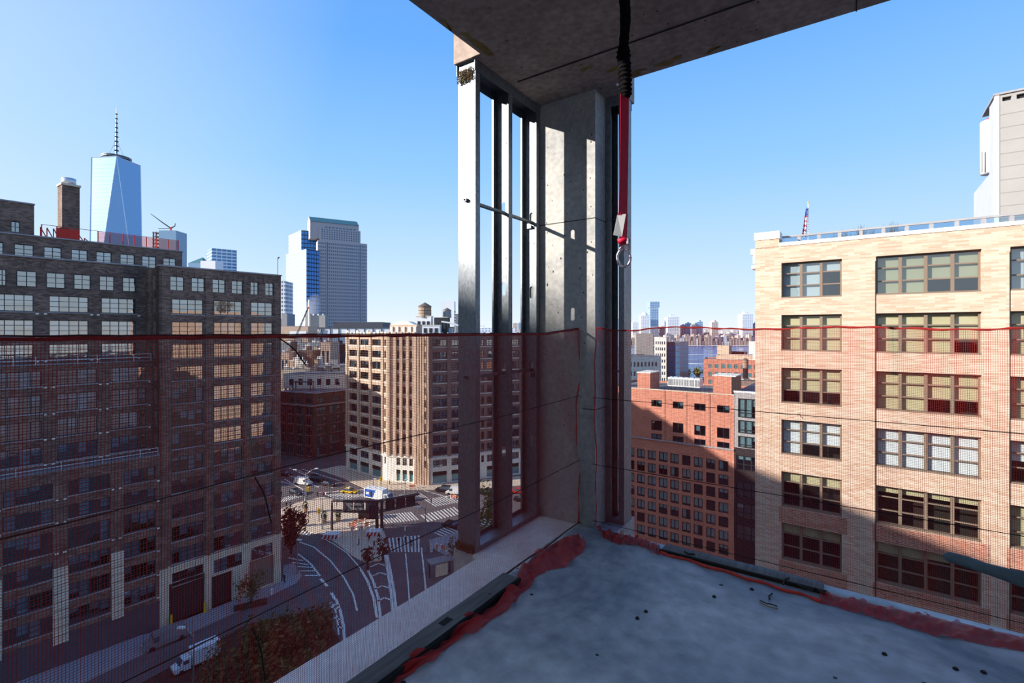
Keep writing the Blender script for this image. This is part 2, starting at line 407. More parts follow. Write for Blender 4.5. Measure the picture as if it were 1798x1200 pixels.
# formwork joints in the soffit: thin proud fins of concrete left between the shuttering boards
b = MB()
p, q = Vector((-.42, -.38)), Vector((6.0, -.42))
b.box(-.42, 7, -.432, -.424, ZC - .006, ZC + .01)
b.box(1.62, 1.626, -.43, YR, ZC - .006, ZC + .01).box(4.0, 4.006, -3, YR, ZC - .006, ZC + .01)
own(b, 'trim_1', 'seam_dark', kind='structure', label='dark formwork joint lines across the concrete soffit')
CEIL = [o for o in COL.objects if o.name == 'ceiling'][0]
for k, (px, py, w_, h_) in enumerate(((838, 78, 34, 9), (783, 44, 16, 9), (1118, 128, 22, 7), (1180, 106, 34, 6), (1250, 88, 26, 5), (1075, 122, 12, 5), (1030, 120, 16, 4))):
    rr = random.Random(k); cpt = [OL(px + w_ * math.cos(a * .628) * rr.uniform(.4, 1), py + h_ * math.sin(a * .628) * rr.uniform(.4, 1) - .3 * w_ * math.cos(a * .628) * (1 if px > 900 else -2), ZC) for a in range(10)]
    cpt = [Vector((max(p.x, XL + .004), min(p.y, YR - .004), ZC)) for p in cpt]
    sb_ = MB(); sb_.v = [(p.x, p.y, ZC - .0012) for p in cpt]; sb_.f = [tuple(range(10))]; own(sb_, 'stain', 'yellow_stain', CEIL)
# column
col = owning('column', 'grey concrete corner column streaked by stud shadows', 'column', kind='structure')
own(MB().box(-.64, 0, 0, .42, ZF, ZC), 'shaft', 'concrete_column', col)
own(MB().box(-.641, .001, -.0015, .30, .86, .866), 'joint', 'seam_dark', col)
own(MB().box(-.10, .002, -.002, .30, -.60, -.594), 'joint', 'seam_dark', col)
b = MB()
for k in range(26):
    xx, zz = R.uniform(-.46, -.03), R.uniform(-.2, 1.5); s = R.uniform(.003, .008)
    b.box(xx, xx + s, -.002, .001, zz, zz + s * R.uniform(1, 3))
own(b, 'pit_marks', 'seam_dark', col)['kind'] = 'stuff'

# ------------------------------------------------------------------ steel stud frames
def cstud(b, M, w=.152, fl=.045, z0=ZF, z1=ZC, holes=(), th=.0025, hw=.034, hh=.10):
    """C stud: web in the local xz plane (x 0..w), flanges running in +y."""
    def T(p): return tuple(M @ Vector(p))
    cuts = sorted(holes)
    z = z0
    def panel(x0, x1, za, zb):
        b.quad(T((x0, 0, za)), T((x1, 0, za)), T((x1, 0, zb)), T((x0, 0, zb)))
    xa, xb = w / 2 - hw / 2, w / 2 + hw / 2
    panel(0, xa, z0, z1); panel(xb, w, z0, z1)
    for h in cuts:
        panel(xa, xb, z, h - hh / 2)
        r = hw / 2; n = 6                                     # rounded ends of the knock-out
        for sgn, zc in ((1, h + hh / 2 - r), (-1, h - hh / 2 + r)):
            for k in range(n):
                a0, a1 = math.pi * k / n, math.pi * (k + 1) / n
                p0 = (w / 2 + r * math.cos(a0), 0, zc + sgn * r * math.sin(a0)); p1 = (w / 2 + r * math.cos(a1), 0, zc + sgn * r * math.sin(a1))
                e0 = (p0[0], 0, zc + sgn * r); e1 = (p1[0], 0, zc + sgn * r)
                b.quad(T(p0), T(p1), T(e1), T(e0))
        z = h + hh / 2
    panel(xa, xb, z, z1)
    for x in (0, w):
        b.quad(T((x, 0, z0)), T((x, fl, z0)), T((x, fl, z1)), T((x, 0, z1)))
        xl = x + (.014 if x == 0 else -.014)
        b.quad(T((x, fl, z0)), T((xl, fl, z0)), T((xl, fl, z1)), T((x, fl, z1)))
HZ = (.93, .32, -.29, -.90)
sf = owning('stud_frame', 'galvanized steel stud frame with three studs beside the concrete column', 'stud frame')
XI, XO = -.49, -.642
def mrow(x, y, flip):                    # web at y, flanges toward +y (flip: toward -y); local x from XO to XI
    return Matrix.Translation((x, y, 0)) @ Matrix.Diagonal((1, -1 if flip else 1, 1, 1))
for k, (y, flip, holes) in enumerate(((-.836, False, ()), (-.400, True, HZ), (-.008, True, HZ))):
    b = MB(); cstud(b, mrow(XO, y, flip), .152, .047, ZF + .002, ZC - .002, holes)
    o = own(b, 'stud', 'galvanized', sf); solid(o, .003)
    s = MB()
    for zz in (-1.46, -1.2, -.6, .1, .55, 1.0, 1.35, 1.78):
        if k: s.cone((XI - .03 - .02 * R.random(), zz), .004, .003, 0, .004, 8)
    if k:
        o2 = MB()
        for zz in (-1.3, -.75, -.45, .05, .55, .72, 1.18, 1.42):
            xx = XI - R.choice((.03, .035, .05)); yy = y - .004
            o2.box(xx - .003, xx + .003, yy - .003, yy, zz - .003, zz + .003)
        own(o2, 'screw_holes', 'seam_dark', o)['kind'] = 'stuff'
    else:
        o2 = MB()
        for zz in (-1.3, -.75, -.2, .3, .95, 1.25, 1.45, 1.7):
            o2.box(XI, XI + .003, y + .02, y + .025, zz - .003, zz + .003)
        own(o2, 'screw_holes', 'seam_dark', o)['kind'] = 'stuff'
def track(b, x0, x1, y0, y1, z, leg):    # U channel along y
    b.quad((x0, y0, z), (x1, y0, z), (x1, y1, z), (x0, y1, z))
    for x in (x0, x1): b.quad((x, y0, z), (x, y1, z), (x, y1, z + leg), (x, y0, z + leg))
b = MB(); track(b, XO - .003, XI + .003, -.85, -.0, ZF + .004, .032); solid(own(b, 'bottom_track', 'galvanized', sf), .003)
b = MB(); track(b, XO - .003, XI + .003, -.85, -.0, ZC - .004, -.075); solid(own(b, 'top_track', 'galvanized', sf), .003)
for zz in (.885, -.325):                 # cold rolled bridging channel through the knock-outs
    b = MB(); xm = (XI + XO) / 2
    b.box(xm - .012, xm + .012, -.86, -.002, zz, zz + .004).box(xm - .012, xm - .009, -.86, -.002, zz, zz + .02).box(xm + .009, xm + .012, -.86, -.002, zz, zz + .02)
    o = own(b, 'bridging_bar', 'galvanized', sf)
    own(MB().box(xm - .03, xm + .04, -.03, -.012, zz - .04, zz).box(xm + .01, xm + .02, -.05, -.03, zz - .045, zz - .02), 'bar_clip', 'galvanized', o)
# slab edge upstand and mineral wool over the end stud
own(MB().box(-.65, -.50, -.868, -.80, ZC - .002, ZC + .02), 'trim_2', 'concrete_soffit', kind='structure', label='concrete slab edge over the end stud')
def wool(name, label, x0, x1, y0, y1, z0, z1, seed):
    rr = random.Random(seed); b = MB()
    for k in range(700):
        p = Vector((rr.uniform(x0, x1), rr.uniform(y0, y1), rr.uniform(z0, z1)))
        d = Vector((rr.gauss(0, 1), rr.gauss(0, 1), rr.gauss(0, 1))).normalized() * .013
        e = Vector((rr.gauss(0, 1), rr.gauss(0, 1), rr.gauss(0, 1))).normalized() * .005
        b.tri(p - d, p + d, p + e)
    own(b, name, 'insulation', label=label, cat='insulation')
wool('mineral_wool_tuft', 'brown mineral wool tuft stuffed above the end stud', XO + .01, XI - .02, -.862, -.842, 1.70, 1.79, 3)
wool('mineral_wool_wad', 'yellow mineral wool wad at the foot of the end stud', XO, XI - .01, -.87, -.838, ZF - .02, ZF + .05, 4)
# narrow frame right of the column, its studs facing each other
sf2 = owning('narrow_stud_frame', 'narrow galvanized stud frame between the column and the red strap', 'stud frame')
YI, YO = .19, .342
def mcol(x, flip): return Matrix.Translation((x, YI, 0)) @ Matrix.Rotation(math.pi / 2, 4, 'Z') @ Matrix.Diagonal((1, 1 if flip else -1, 1, 1))
for (x, flip, holes) in ((.004, False, HZ), (.153, True, ())):
    b = MB(); cstud(b, mcol(x, flip), .152, .04, ZF + .002, ZC - .002, holes); solid(own(b, 'stud', 'galvanized', sf2), .003)
for z, leg, nm in ((ZF + .004, .032, 'bottom_track'), (ZC - .004, -.075, 'top_track')):
    b = MB(); b.quad((0, YI - .003, z), (.157, YI - .003, z), (.157, YO + .003, z), (0, YO + .003, z))
    for y in (YI - .003, YO + .003): b.quad((0, y, z), (.157, y, z), (.157, y, z + leg), (0, y, z + leg))
    solid(own(b, nm, 'galvanized', sf2), .003)
for zz in (.885, -.325):
    own(MB().box(.0, .15, YI + .06, YI + .09, zz, zz + .014), 'bridging_bar', 'galvanized', sf2)

# ------------------------------------------------------------------ debris netting
XN, YN = -.142, -.03
def ztop_l(y): return .018 if y > -.05 else .018 - .038 * min(1, (-y) / .5)
def netl(u, v):
    y = -.004 - 4.2 * u; z = ZF + .01 + (ztop_l(y) - ZF - .01) * v
    bulge = .018 * math.sin(y * 5.1 + 3 * v) * math.sin(math.pi * v * 3) + .012 * math.sin(y * 13 + v * 9)
    edge = max(0, 1 - u * 25) * .03 * math.sin(v * 14)
    return Vector((XN + bulge * .6, y - edge * .3, z + .004 * math.sin(y * 9) * (1 - v)))
def ztop_r(x): return .028 - .02 * math.sin(min(1, x / .5) * math.pi) * (x < .5) - .012 * min(1, x / 1.5) + .003 * math.sin(x * 5)
def netr(u, v):
    x = .015 + 3.4 * u; z = ZF + .03 + (ztop_r(x) - ZF - .03) * v
    return Vector((x, YN + .014 * math.sin(x * 4.3 + 4 * v) * math.sin(math.pi * v * 2) + .006 * math.sin(x * 11 + 7 * v), z + .005 * math.sin(x * 7 + v * 3)))
def strands(fn, nu, nv, r, su, sv):
    b = MB()
    for i in range(nu + 1):
        b.tube([fn(i / nu, k / sv) for k in range(sv + 1)], r, 3, False)
    for j in range(nv + 1):
        b.tube([fn(k / su, j / nv) for k in range(su + 1)], r, 3, False)
    return b
def rope(fn_pts, r, lump, seed, n=6):
    rr = random.Random(seed)
    return MB().tube(fn_pts, [r * (1 + lump * rr.random()) for _ in fn_pts], n)
NETL = owning('debris_net', 'red mesh debris net strung across the side with the sill and street below', 'safety net')
o = own(strands(netl, 540, 192, .00078, 150, 40), 'mesh', 'net_mesh', NETL); o['kind'] = 'stuff'
pts = [netl(u / 90, 1.0) + Vector((0, 0, .001 * math.sin(u * 1.7))) for u in range(91)]
mat('rope_red', (140, 34, 32), .75, var=.3, vs=30)
own(rope(pts, .0055, .35, 5), 'top_rope', 'rope_red', NETL)
own(MB().tube([p + Vector((0, 0, .008)) for p in pts], .0026, 5), 'top_cable', 'rope_dark', NETL)
own(rope([netl(.0005, k / 30) + Vector((.006 * math.sin(k * .9), .004, 0)) for k in range(31)], .003, .9, 6), 'edge_cord', 'net_red', NETL)
for v, nm in ((2 / 3, 'cable'), (1 / 3, 'cable')):
    own(MB().tube([Vector((XN + .012, .0 - 4.2 * k / 40, ZF + 1.5 * v - .012 * math.sin(math.pi * k / 40 * 2) ** 2)) for k in range(41)], .0022, 5), nm, 'rope_dark', NETL)
own(MB().tube([Vector((XN + .014, .0 - 4.2 * k / 40, ZF + .02 + .006 * math.sin(k))) for k in range(41)], .004, 5), 'bottom_cable', 'rope_dark', NETL)
for a, c in (((490, 594), (537, 642)), ((447, 838), (476, 918)), ((443, 1103), (466, 1196))):
    p, q = OX(*a, XN + .016), OX(*c, XN + .02); mid = (p + q) / 2 + Vector((.004, .006, .008))
    own(MB().tube([p, p.lerp(mid, .6) + Vector((0, .003, 0)), mid, mid.lerp(q, .6), q], .0026, 5), 'cable_tie', 'cord_black', NETL)
NETR = owning('debris_net', 'red mesh debris net strung across the side facing the tan brick building', 'safety net')
o = own(strands(netr, 400, 176, .00078, 110, 36), 'mesh', 'net_mesh', NETR); o['kind'] = 'stuff'
pts = [netr(u / 90, 1.0) + Vector((0, 0, .0025 * math.sin(u * 1.3))) for u in range(91)]
own(rope(pts, .0040, 1.0, 8), 'top_rope', 'rope_red', NETR)
own(rope([netr(.0005, k / 30) + Vector((.004 * math.sin(k * .7), -.004, 0)) for k in range(31)], .003, .9, 9), 'edge_cord', 'net_red', NETR)
for v in (2 / 3, 1 / 3):
    own(MB().tube([Vector((.0 + 3.4 * k / 30, YN - .012, ZF + 1.5 * v)) for k in range(31)], .0024, 5), 'cable', 'cord_black', NETR)
own(MB().tube([Vector((.0 + 3.4 * k / 30, YN - .012, ZF + .075)) for k in range(31)], .0022, 5), 'bottom_cable', 'cord_black', NETR)
for px, py in ((1400, 728), (1416, 876), (1622, 1076)):
    p = OY(px, py, YN - .014); b = MB().tube([p, p + Vector((.01, -.004, .006)), p + Vector((.02, -.004, -.012)), p + Vector((.03, 0, -.02))], .002, 4)
    own(b, 'cable_tie', 'net_red', NETR)

# loose net hem lying on the floor and the sill
def cloth_strip(pa, pb, amp, seed, n=70, m=10):
    n, m = n * 2, m + 6
    """Crumpled strip between two floor polylines."""
    rr = random.Random(seed); ph = [rr.uniform(0, 6.28) for _ in range(6)]
    def along(pl, u):
        s = u * (len(pl) - 1); i = min(int(s), len(pl) - 2); return pl[i].lerp(pl[i + 1], s - i)
    def fn(u, v):
        p = along(pa, u).lerp(along(pb, u), v)
        h = amp * (math.sin(u * 41 + ph[0] + v * 4) * .55 + math.sin(u * 97 + ph[1] - v * 9) * .4 + math.sin(v * 11 + ph[4] + u * 17) * .35 + .7 * math.sin(math.pi * v) ** .7)
        return p + Vector((.3 * amp * math.sin(u * 43 + ph[2]), .3 * amp * math.sin(u * 37 + ph[3] + v * 4), max(.003, h)))
    return MB().grid(fn, n, m)
m, t, b = base('net_cloth')
b.inputs['Base Color'].default_value = lin((190, 26, 22)); b.inputs['Roughness'].default_value = .7
wv = N(t, 'ShaderNodeTexWave'); wv.inputs['Scale'].default_value = 60; t.links.new(coords(t), wv.inputs['Vector'])
b.inputs['Alpha'].default_value = .68
def LL(*pp): return [OL(*p) for p in pp]
own(cloth_strip(LL((600, 1240), (720, 1160), (830, 1085), (900, 1030), (920, 992), (965, 958), (1015, 938)),
                LL((700, 1205), (800, 1132), (880, 1082), (932, 1032), (945, 1010), (1000, 994), (1030, 962)), .030, 21, 120, 10),
    'net_hem', 'net_cloth', smooth=True, label='crumpled red net hem bunched on the floor beside the plank', cat='net hem')
own(cloth_strip(LL((1045, 928), (1090, 938), (1120, 945), (1160, 960)), LL((1060, 946), (1085, 957), (1125, 960), (1158, 978)), .022, 22, 50, 8),
    'net_hem', 'net_cloth', smooth=True, label='short red net hem bunched at the foot of the narrow stud frame', cat='net hem')
own(cloth_strip(LL((1440, 1040), (1560, 1068), (1680, 1094), (1830, 1128)), LL((1440, 1060), (1540, 1088), (1640, 1118), (1830, 1152)), .016, 23, 80, 8),
    'net_hem', 'net_cloth', smooth=True, label='red net hem lying along the slab edge below the tan brick building', cat='net hem')
own(rope([OL(1160 + k * 7.4, 972 + k * 2.25 + math.sin(k * .7) * 1.2) + Vector((0, 0, .008)) for k in range(39)], .006, .8, 24), 'net_roll', 'net_red',
    label='thin red roll of twisted net along the board edge', cat='net hem')
# light precast strip outside the left net
own(MB().box(XL - .004, XN - .02, -9, -.875, ZF - .02, ZF + .004).box(-.485, XN - .02, -.872, -.01, ZF - .02, ZF + .003), 'sill', 'concrete_sill',
    kind='structure', label='pale concrete sill strip outside the red net')
# planks
pl = owning('plank', 'weathered grey plank with a black edge lying along the pale sill', 'plank')
own(MB().box(XN + .012, -.028, -4.6, -1.015, ZF + .002, ZF + .042), 'board', 'wood_grey', pl)
own(MB().box(-.028, -.012, -4.6, -1.0, ZF + .001, ZF + .036), 'edge_strip', 'cord_black', pl)
own(MB().box(-.10, -.06, -1.62, -1.55, ZF + .0415, ZF + .0425), 'knot', 'wood_dark', pl); own(MB().box(-.06, -.05, -1.26, -1.25, ZF + .0415, ZF + .0425), 'knot', 'wood_dark', pl)
bd = owning('curb_board', 'thin grey board lying on the slab edge below the tan brick building', 'board')
a, c = OL(1165, 966), OL(1445, 1048)
own(MB().box(a.x, c.x, YN - .075, YN + .03, ZF + .001, ZF + .02), 'board', 'wood_grey', bd)
own(MB().box(a.x - .01, c.x + .02, YN - .092, YN - .076, ZF + .001, ZF + .022), 'edge_strip', 'wood_dark', bd)
# rubbish on the floor
def chip(name, label, cat, pxs, r, material, z=.004):
    own(MB().tube([OL(*p) + Vector((0, 0, z + r)) for p in pxs], r, 5), name, material, label=label, cat=cat)
chip('bent_nail', 'bent dark nail on the floor near the curb board', 'nail', ((1351, 1056), (1350, 1050), (1356, 1045)), .004, 'wood_dark')
chip('wire_offcut', 'dark curved wire offcut on the concrete floor', 'wire', ((1334, 1057), (1345, 1062), (1356, 1064), (1365, 1068)), .003, 'wood_dark')
chip('wood_splinter', 'tan wood splinter beside the wire offcut', 'splinter', ((1334, 1061), (1350, 1068), (1366, 1072)), .003, 'yellow_stain')
chip('rebar_scrap', 'short dark rebar scrap on the curb board', 'scrap metal', ((1202, 976), (1208, 980), (1220, 981)), .005, 'wood_dark', .022)
chip('rebar_scrap', 'bent black scrap on the right end of the curb board', 'scrap metal', ((1375, 1035), (1377, 1026), (1386, 1023)), .004, 'wood_dark', .022)
chip('splintered_stick', 'splintered dark stick at the end of the curb board', 'stick', ((1400, 1036), (1425, 1046), (1432, 1042), (1447, 1052)), .007, 'wood_dark', .02)
for k, (px, py) in enumerate(((1134, 1075), (1119, 1087), (1320, 1036), (1254, 1049), (1678, 1176), (1727, 1182), (1553, 1150))):
    p = OL(px, py); b = MB(); b.box(p.x - .012, p.x + .012, p.y - .008, p.y + .008, p.z + .0005, p.z + .008, None)
    own(MB().cone((p.x, p.y), .012, .008, p.z + .0005, p.z + .008, 7), 'concrete_crumb', 'wood_dark', label='small dark crumb of debris on the concrete floor', cat='debris', group='crumbs on the floor')

# ------------------------------------------------------------------ red anchor strap
mat('strap_red', (205, 24, 62), .55, var=.12, vs=25); mat('sleeve_black', (26, 25, 27), .95, var=.5, vs=30, bump=.4, spec=.0)
mat('tag_white', (225, 226, 230), .6); mat('steel_ring', (190, 178, 190), .3, .9)
DS = 2.35
st = thing('anchor_strap', 'red webbing anchor strap in a black sleeve hanging from the soffit with a steel ring', 'anchor strap', (0, 0, 0))
def S(px, py, dd=0.): return P(px, py, DS + dd)
rr = random.Random(5); pts, rad = [], []
for k in range(171):
    t_ = k / 170; y = -92 + t_ * 262
    pts.append(S(1097 + 1.5 * math.sin(y * .05) - t_ * 1, y)); g = 1 if y < 46 else (.9 if y < 85 else 1.12)
    rad.append(.0255 * g * (1 + (.03 if y < 85 else .2) * math.sin(y * .85 + .8 * math.sin(y * .11)) + .05 * math.sin(y * .4)))
MB().tube(pts, rad, 12).build('sleeve', 'sleeve_black', st, smooth=True)
def ribbon(path, w, th):
    b = MB()
    for (p, q) in zip(path, path[1:]):
        a, c = S(*p), S(*q); W = Vector((w / 2, .012, 0)); D = Vector((0, th, 0))
        b.quad(a - W, a + W, c + W, c - W); b.quad(a - W + D, c - W + D, c + W + D, a + W + D)
        b.quad(a + W, a + W + D, c + W + D, c + W); b.quad(a - W + D, a - W, c - W, c - W + D)
    return b
ribbon([(1097, 165), (1096.5, 230), (1095.5, 300), (1094, 372), (1093, 380)], .046, .004).build('webbing', 'strap_red', st)
ribbon([(1096, 374), (1095, 405), (1094, 432)], .040, .004).build('loop_webbing', 'strap_red', st)
MB().tube([S(1085, 424, -.004), S(1095, 421, -.008), S(1104, 423, -.004)], .012, 8).build('loop_stitch', 'strap_red', st, smooth=True)
b = MB(); a = [S(1084, 378, -.01), S(1099, 376, -.008), S(1092, 416, -.035), S(1077, 413, -.04)]
b.quad(*a); solid(b.build('label_tag', 'tag_white', st), .002)
ring = MB(); cc = S(1095.5, 453, -.004); rr_ = 19.5 / FPX * DS * .72
n = 32
ring.tube([cc + Vector((math.cos(2 * math.pi * k / n) * rr_ * .82, .004 * math.sin(k), math.sin(2 * math.pi * k / n) * rr_ * 1.12)) for k in range(n + 1)], .0062, 8)
ring.tube([S(1087, 438, -.004), S(1092, 433, -.004), S(1103, 430, -.004), S(1105, 420, -.004), S(1105, 438, -.004)], .005, 8)
ring.build('steel_ring', 'steel_ring', st, smooth=True)
MB().cone((0, 0), .006, .006, -.012, .012, 10).build('rivet', 'steel_ring', st, tuple(S(1102, 424, -.012)))
# wooden handle leaning in from the right
mat('handle_grey', (78, 92, 98), .7, var=.3, vs=14, stretch=(1, 1, 1))
hp = [P(1662, 978, 1.32), P(1668, 979, 1.31), P(1700, 988, 1.27), P(1735, 1000, 1.22), P(1775, 1012, 1.17), P(1860, 1036, 1.08), P(1990, 1078, .98)]
hb = MB().tube([P(1658.5, 977, 1.322)] + hp, [.004, .011, .0135, .0145, .0135, .0165, .024, .026], 14)
ho = thing('tool_handle', 'grey rounded tool handle reaching in over the red net', 'tool handle', (0, 0, 0))
hb.build('grip', 'handle_grey', ho, smooth=True)
e = P(1990, 1078, .98)
MB().tube([e, e + Vector((.2, -.12, -.4)), e + Vector((.4, -.2, -.90))], [.026, .024, .03], 12).build('shaft', 'handle_grey', ho, smooth=True)
# the building below and above us, seen only in reflections
mat('own_stone', (196, 180, 152), .8, var=.1, vs=.6)
ow = owning('wall_below', None, None, kind='structure')
ow['label'] = 'pale facade of the tower we stand in, below the slab'
hl = []
for k in range(11):
    for j in range(8): hl.append((1.0 + j * 4, 3.6 + j * 4, 1.2 + k * 3.9, 3.5 + k * 3.9))
zb = CZ + ZF - .3
b = wallmesh(0, 36, 0, zb, hl, .4); o = b.build('wall', 'own_stone', ow, (.3, -.25, -CZ), 0); 
o2 = wallmesh(0, 36, 0, zb, hl, .4).build('wall', 'own_stone', ow, (-.3, -.25, -CZ), -math.pi / 2)
MB().box(.5, 36, -36, -.9, -CZ, -CZ + zb - .1).build('core', 'own_stone', ow)

# ================================================================== city materials
mat('dark_room', (26, 24, 26), .9); mat('room_brown', (48, 40, 36), .9)
mat('frame_dark', (42, 58, 66), .5); mat('frame_taupe', (120, 104, 90), .55); mat('frame_black', (34, 32, 34), .5)
mat('blind', (184, 208, 224), .8); mat('blind_beige', (214, 200, 160), .8, var=.05, vs=.5); mat('white_blind_and_reflection', (238, 240, 242), .8)
glass('glass', (200, 220, 225), .30, .8, .015); glass('glass_clear', (225, 230, 232), .05, .95, .01); glass('glass_mid', (210, 222, 226), .16, .85, .012)
brick('brick_brown', (92, 74, 66), (138, 114, 102), (112, 98, 92), .6, .17, .012, blotch=.3)
brick('brick_tan', (182, 147, 126), (204, 178, 161), (192, 165, 146), .62, .115, .010, blotch=.10)
brick('brick_red', (176, 108, 90), (196, 132, 112), (186, 132, 114), .5, .16, .02, blotch=.12)
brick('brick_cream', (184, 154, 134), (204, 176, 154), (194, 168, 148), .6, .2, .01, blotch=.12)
brick('brick_rust', (84, 64, 58), (100, 80, 72), (92, 74, 68), .6, .18, .015)
mat('stone_pale', (206, 192, 172), .8, var=.12, vs=.8); mat('stone_white', (232, 224, 210), .8, var=.06, vs=.5)
mat('stone_grey', (150, 148, 150), .8, var=.12, vs=.6); mat('roof_grey', (120, 116, 114), .9, var=.2, vs=.2); mat('roof_dark', (70, 66, 66), .9, var=.2, vs=.2)
mat('slate_band', (74, 76, 84), .6, var=.12, vs=.4); mat('metal_white', (228, 230, 232), .5); mat('metal_grey', (140, 144, 148), .45, .4)
mat('metal_dark', (58, 58, 62), .5, .3); mat('rail_pale', (196, 196, 202), .5, .2)
mat('wood_tank', (150, 128, 112), .85, var=.2, vs=3, stretch=(6, 6, .4)); mat('tank_roof', (96, 84, 78), .8)
mat('teal_glass', (96, 150, 156), .15, .2, spec=.6); mat('garage_dark', (46, 40, 42), .8, var=.2, vs=1); mat('panel_taupe', (128, 112, 104), .8)
mat('yellow_paint', (226, 180, 32), .5); mat('red_paint', (196, 48, 36), .5); mat('orange_paint', (226, 96, 40), .6)
mat('white_paint', (226, 224, 220), .7, var=.06, vs=2); mat('black_paint', (24, 24, 28), .3, spec=.6); mat('blue_paint', (36, 92, 180), .45)

brick('brick_spandrel', (150, 92, 76), (178, 120, 100), (190, 160, 144), .4, .11, .014, blotch=.1)
def zrows(F, px, pairs): return [(F.Z(px, b), F.Z(px, a)) for a, b in pairs]      # (top, bottom) rows in the photo to heights
def ucols(F, pairs): return [(F.U(a), F.U(c)) for a, c in pairs]
DROPS = (0, 0, .3, .45, .6, .6, .8, 1.)
def rdrops(n, pal=DROPS): return tuple(R.choice(pal) for _ in range(n))

# ================================================================== dark brown brick loft building (left)
VL = 1650
FW = fac_vp(280, 77 * (VL - 302) / (VL - 280), 493.3, VL)          # projecting wing front; origin at its near corner
LB = thing('loft_building', 'dark brown brick loft building with stepped terraces left of the street', 'building', (FW.o.x, FW.o.y, 0))
ULEN = FW.len
ZR = FW.Z(385, 476)                                                  # wing roof
wrows = [(524.7, 551.3), (565.2, 590.5), (604.5, 630.5), (645, 669.5), (684, 709.5), (723.5, 750), (763, 790), (804, 831), (845, 868), (887, 913), (927, 953), (967, 992)]
wz = zrows(FW, 302, wrows); wc = ucols(FW, [(302, 357), (376, 425), (441, 478.7)]); wn = (4, 4, 3)
rects = []
top_r = FW.Z(298, 510), FW.Z(298, 484.7)
for a, c in ((298, 323.5), (336.5, 359.5), (373, 396), (407, 426.7), (440, 454), (466, 480.5)):
    rects.append((FW.U(a), FW.U(c), top_r[0], top_r[1], 2))
for k, (za, zb) in enumerate(wz):
    for (ua, ub), n in zip(wc, wn): rects.append((ua, ub, za, zb, n))
bz = FW.Z(302, 1033), FW.Z(302, 1008)
for (ua, ub), n in zip(wc, wn): rects.append((ua, ub, bz[0], bz[1], n))
gar = [(FW.U(297), FW.U(360), 0, FW.Z(330, 1016)), (FW.U(372), FW.U(408), 0, FW.Z(372, 1014)), (FW.U(438), FW.U(481), .3, FW.Z(438, 988))]
ZB = FW.Z(281, 1003)                                                 # top of the limestone base
wall(LB, FW, 0, ULEN, ZB, ZR, [r[:4] for r in rects], 'brick_brown', .32)
wall(LB, FW, 0, ULEN, 0, ZB, [r[:4] for r in rects] + gar, 'stone_pale', .5, 'stone_base')
for g, mm in zip(gar, ('garage_dark', 'garage_dark', 'panel_taupe')): fbox(LB, FW, 'garage_door', mm, g[0], g[1], .45, .5, g[2], g[3])
for k in range(7):                                                   # rustication courses of the base
    zz = ZB * (k + 1) / 7.6
    for (a, c) in ((0, FW.U(296)), (FW.U(361), FW.U(371)), (FW.U(482), ULEN)): fbox(LB, FW, 'stone_course', 'stone_pale', a, c, -.05, .02, zz - ZB * .055, zz + ZB * .055)
fbox(LB, FW, 'stone_band', 'stone_pale', 0, ULEN, -.12, .05, ZB - .25, ZB + .1)
fbox(LB, FW, 'coping', 'stone_grey', -.15, ULEN + .15, -.15, .5, ZR, ZR + .22)
for i, r in enumerate(rects):
    up = r[2] > 38
    window(LB, FW, r[:4], r[4], (.66, .33), drops=rdrops(r[4], (0, 0, 0, .3, .5, .7, 1.) if not up else (0, 0, 0, .35, .6)), inset=.2)
for (ua, ub), n in zip(wc, wn):                                      # sills and little white corner blocks
    for za, zb in wz:
        fbox(LB, FW, 'sill', 'stone_grey', ua - .15, ub + .15, -.08, .1, za - .18, za - .02)
        for u in (ua - .55, ub + .2): fbox(LB, FW, 'corner_block', 'stone_white', u, u + .35, -.03, .05, za - .42, za - .18)
for (a, c) in ((0, wc[0][0]), (wc[0][1], wc[1][0]), (wc[1][1], wc[2][0]), (wc[2][1], ULEN)):
    fbox(LB, FW, 'pier', 'brick_brown', a + .25, c - .25, -.18, .02, ZB + .3, ZR - .6)
for k in range(22):
    u = .6 + k * (ULEN - 1.2) / 21; fbox(LB, FW, 'dentil', 'brick_brown', u, u + .3, -.12, .02, ZR - 1.5, ZR - .5)
shell(LB, FW, 0, ULEN, 0, ZR, 26.5, 'brick_brown', 'roof_dark')
# terraces: three tiers of the recessed front, each further back
UX = -95.0
Z2, Z1 = FW.Z(140, 815), None
def tier(F, z0, z1, rows, cols, ncols, rmat='brick_brown', uend=0.0):
    rc = []
    for (za, zb) in rows:
        for (ua, ub), n in zip(cols, ncols): rc.append((ua, ub, za, zb, n))
    wall(LB, F, UX, uend, z0, z1, [r[:4] for r in rc], rmat, .32)
    for r in rc:
        window(LB, F, r[:4], r[4], (.66, .33), drops=rdrops(r[4], (0, 0, 0, .3, .5, .7, 1.)), inset=.2)
        if r[4] > 2 and F.pt(r[1]).y > 25:
            fbox(LB, F, 'sill', 'stone_grey', r[0] - .15, r[1] + .15, -.08, .1, r[2] - .18, r[2] - .02)
            for u in (r[0] - .55, r[1] + .2): fbox(LB, F, 'corner_block', 'stone_white', u, u + .35, -.03, .05, r[2] - .42, r[2] - .18)
    MB().quad((UX, 1.2, z0), (uend, 1.2, z0), (uend, 1.2, z1), (UX, 1.2, z1)).build('interior', 'dark_room', LB, wloc(F, LB), F.rz)
    return rc
def rail(F, z, u0, u1, h=1.1, m='rail_pale', n=None, name='railing'):
    b = MB(); n = n or int((u1 - u0) / 2.2)
    for zz in (h, h * .5): b.box(u0, u1, -.04, .04, z + zz - .04, z + zz + .04)
    for k in range(n + 1):
        u = u0 + (u1 - u0) * k / n; b.box(u - .035, u + .035, -.035, .035, z, z + h)
    b.build(name, m, LB, wloc(F, LB), F.rz)
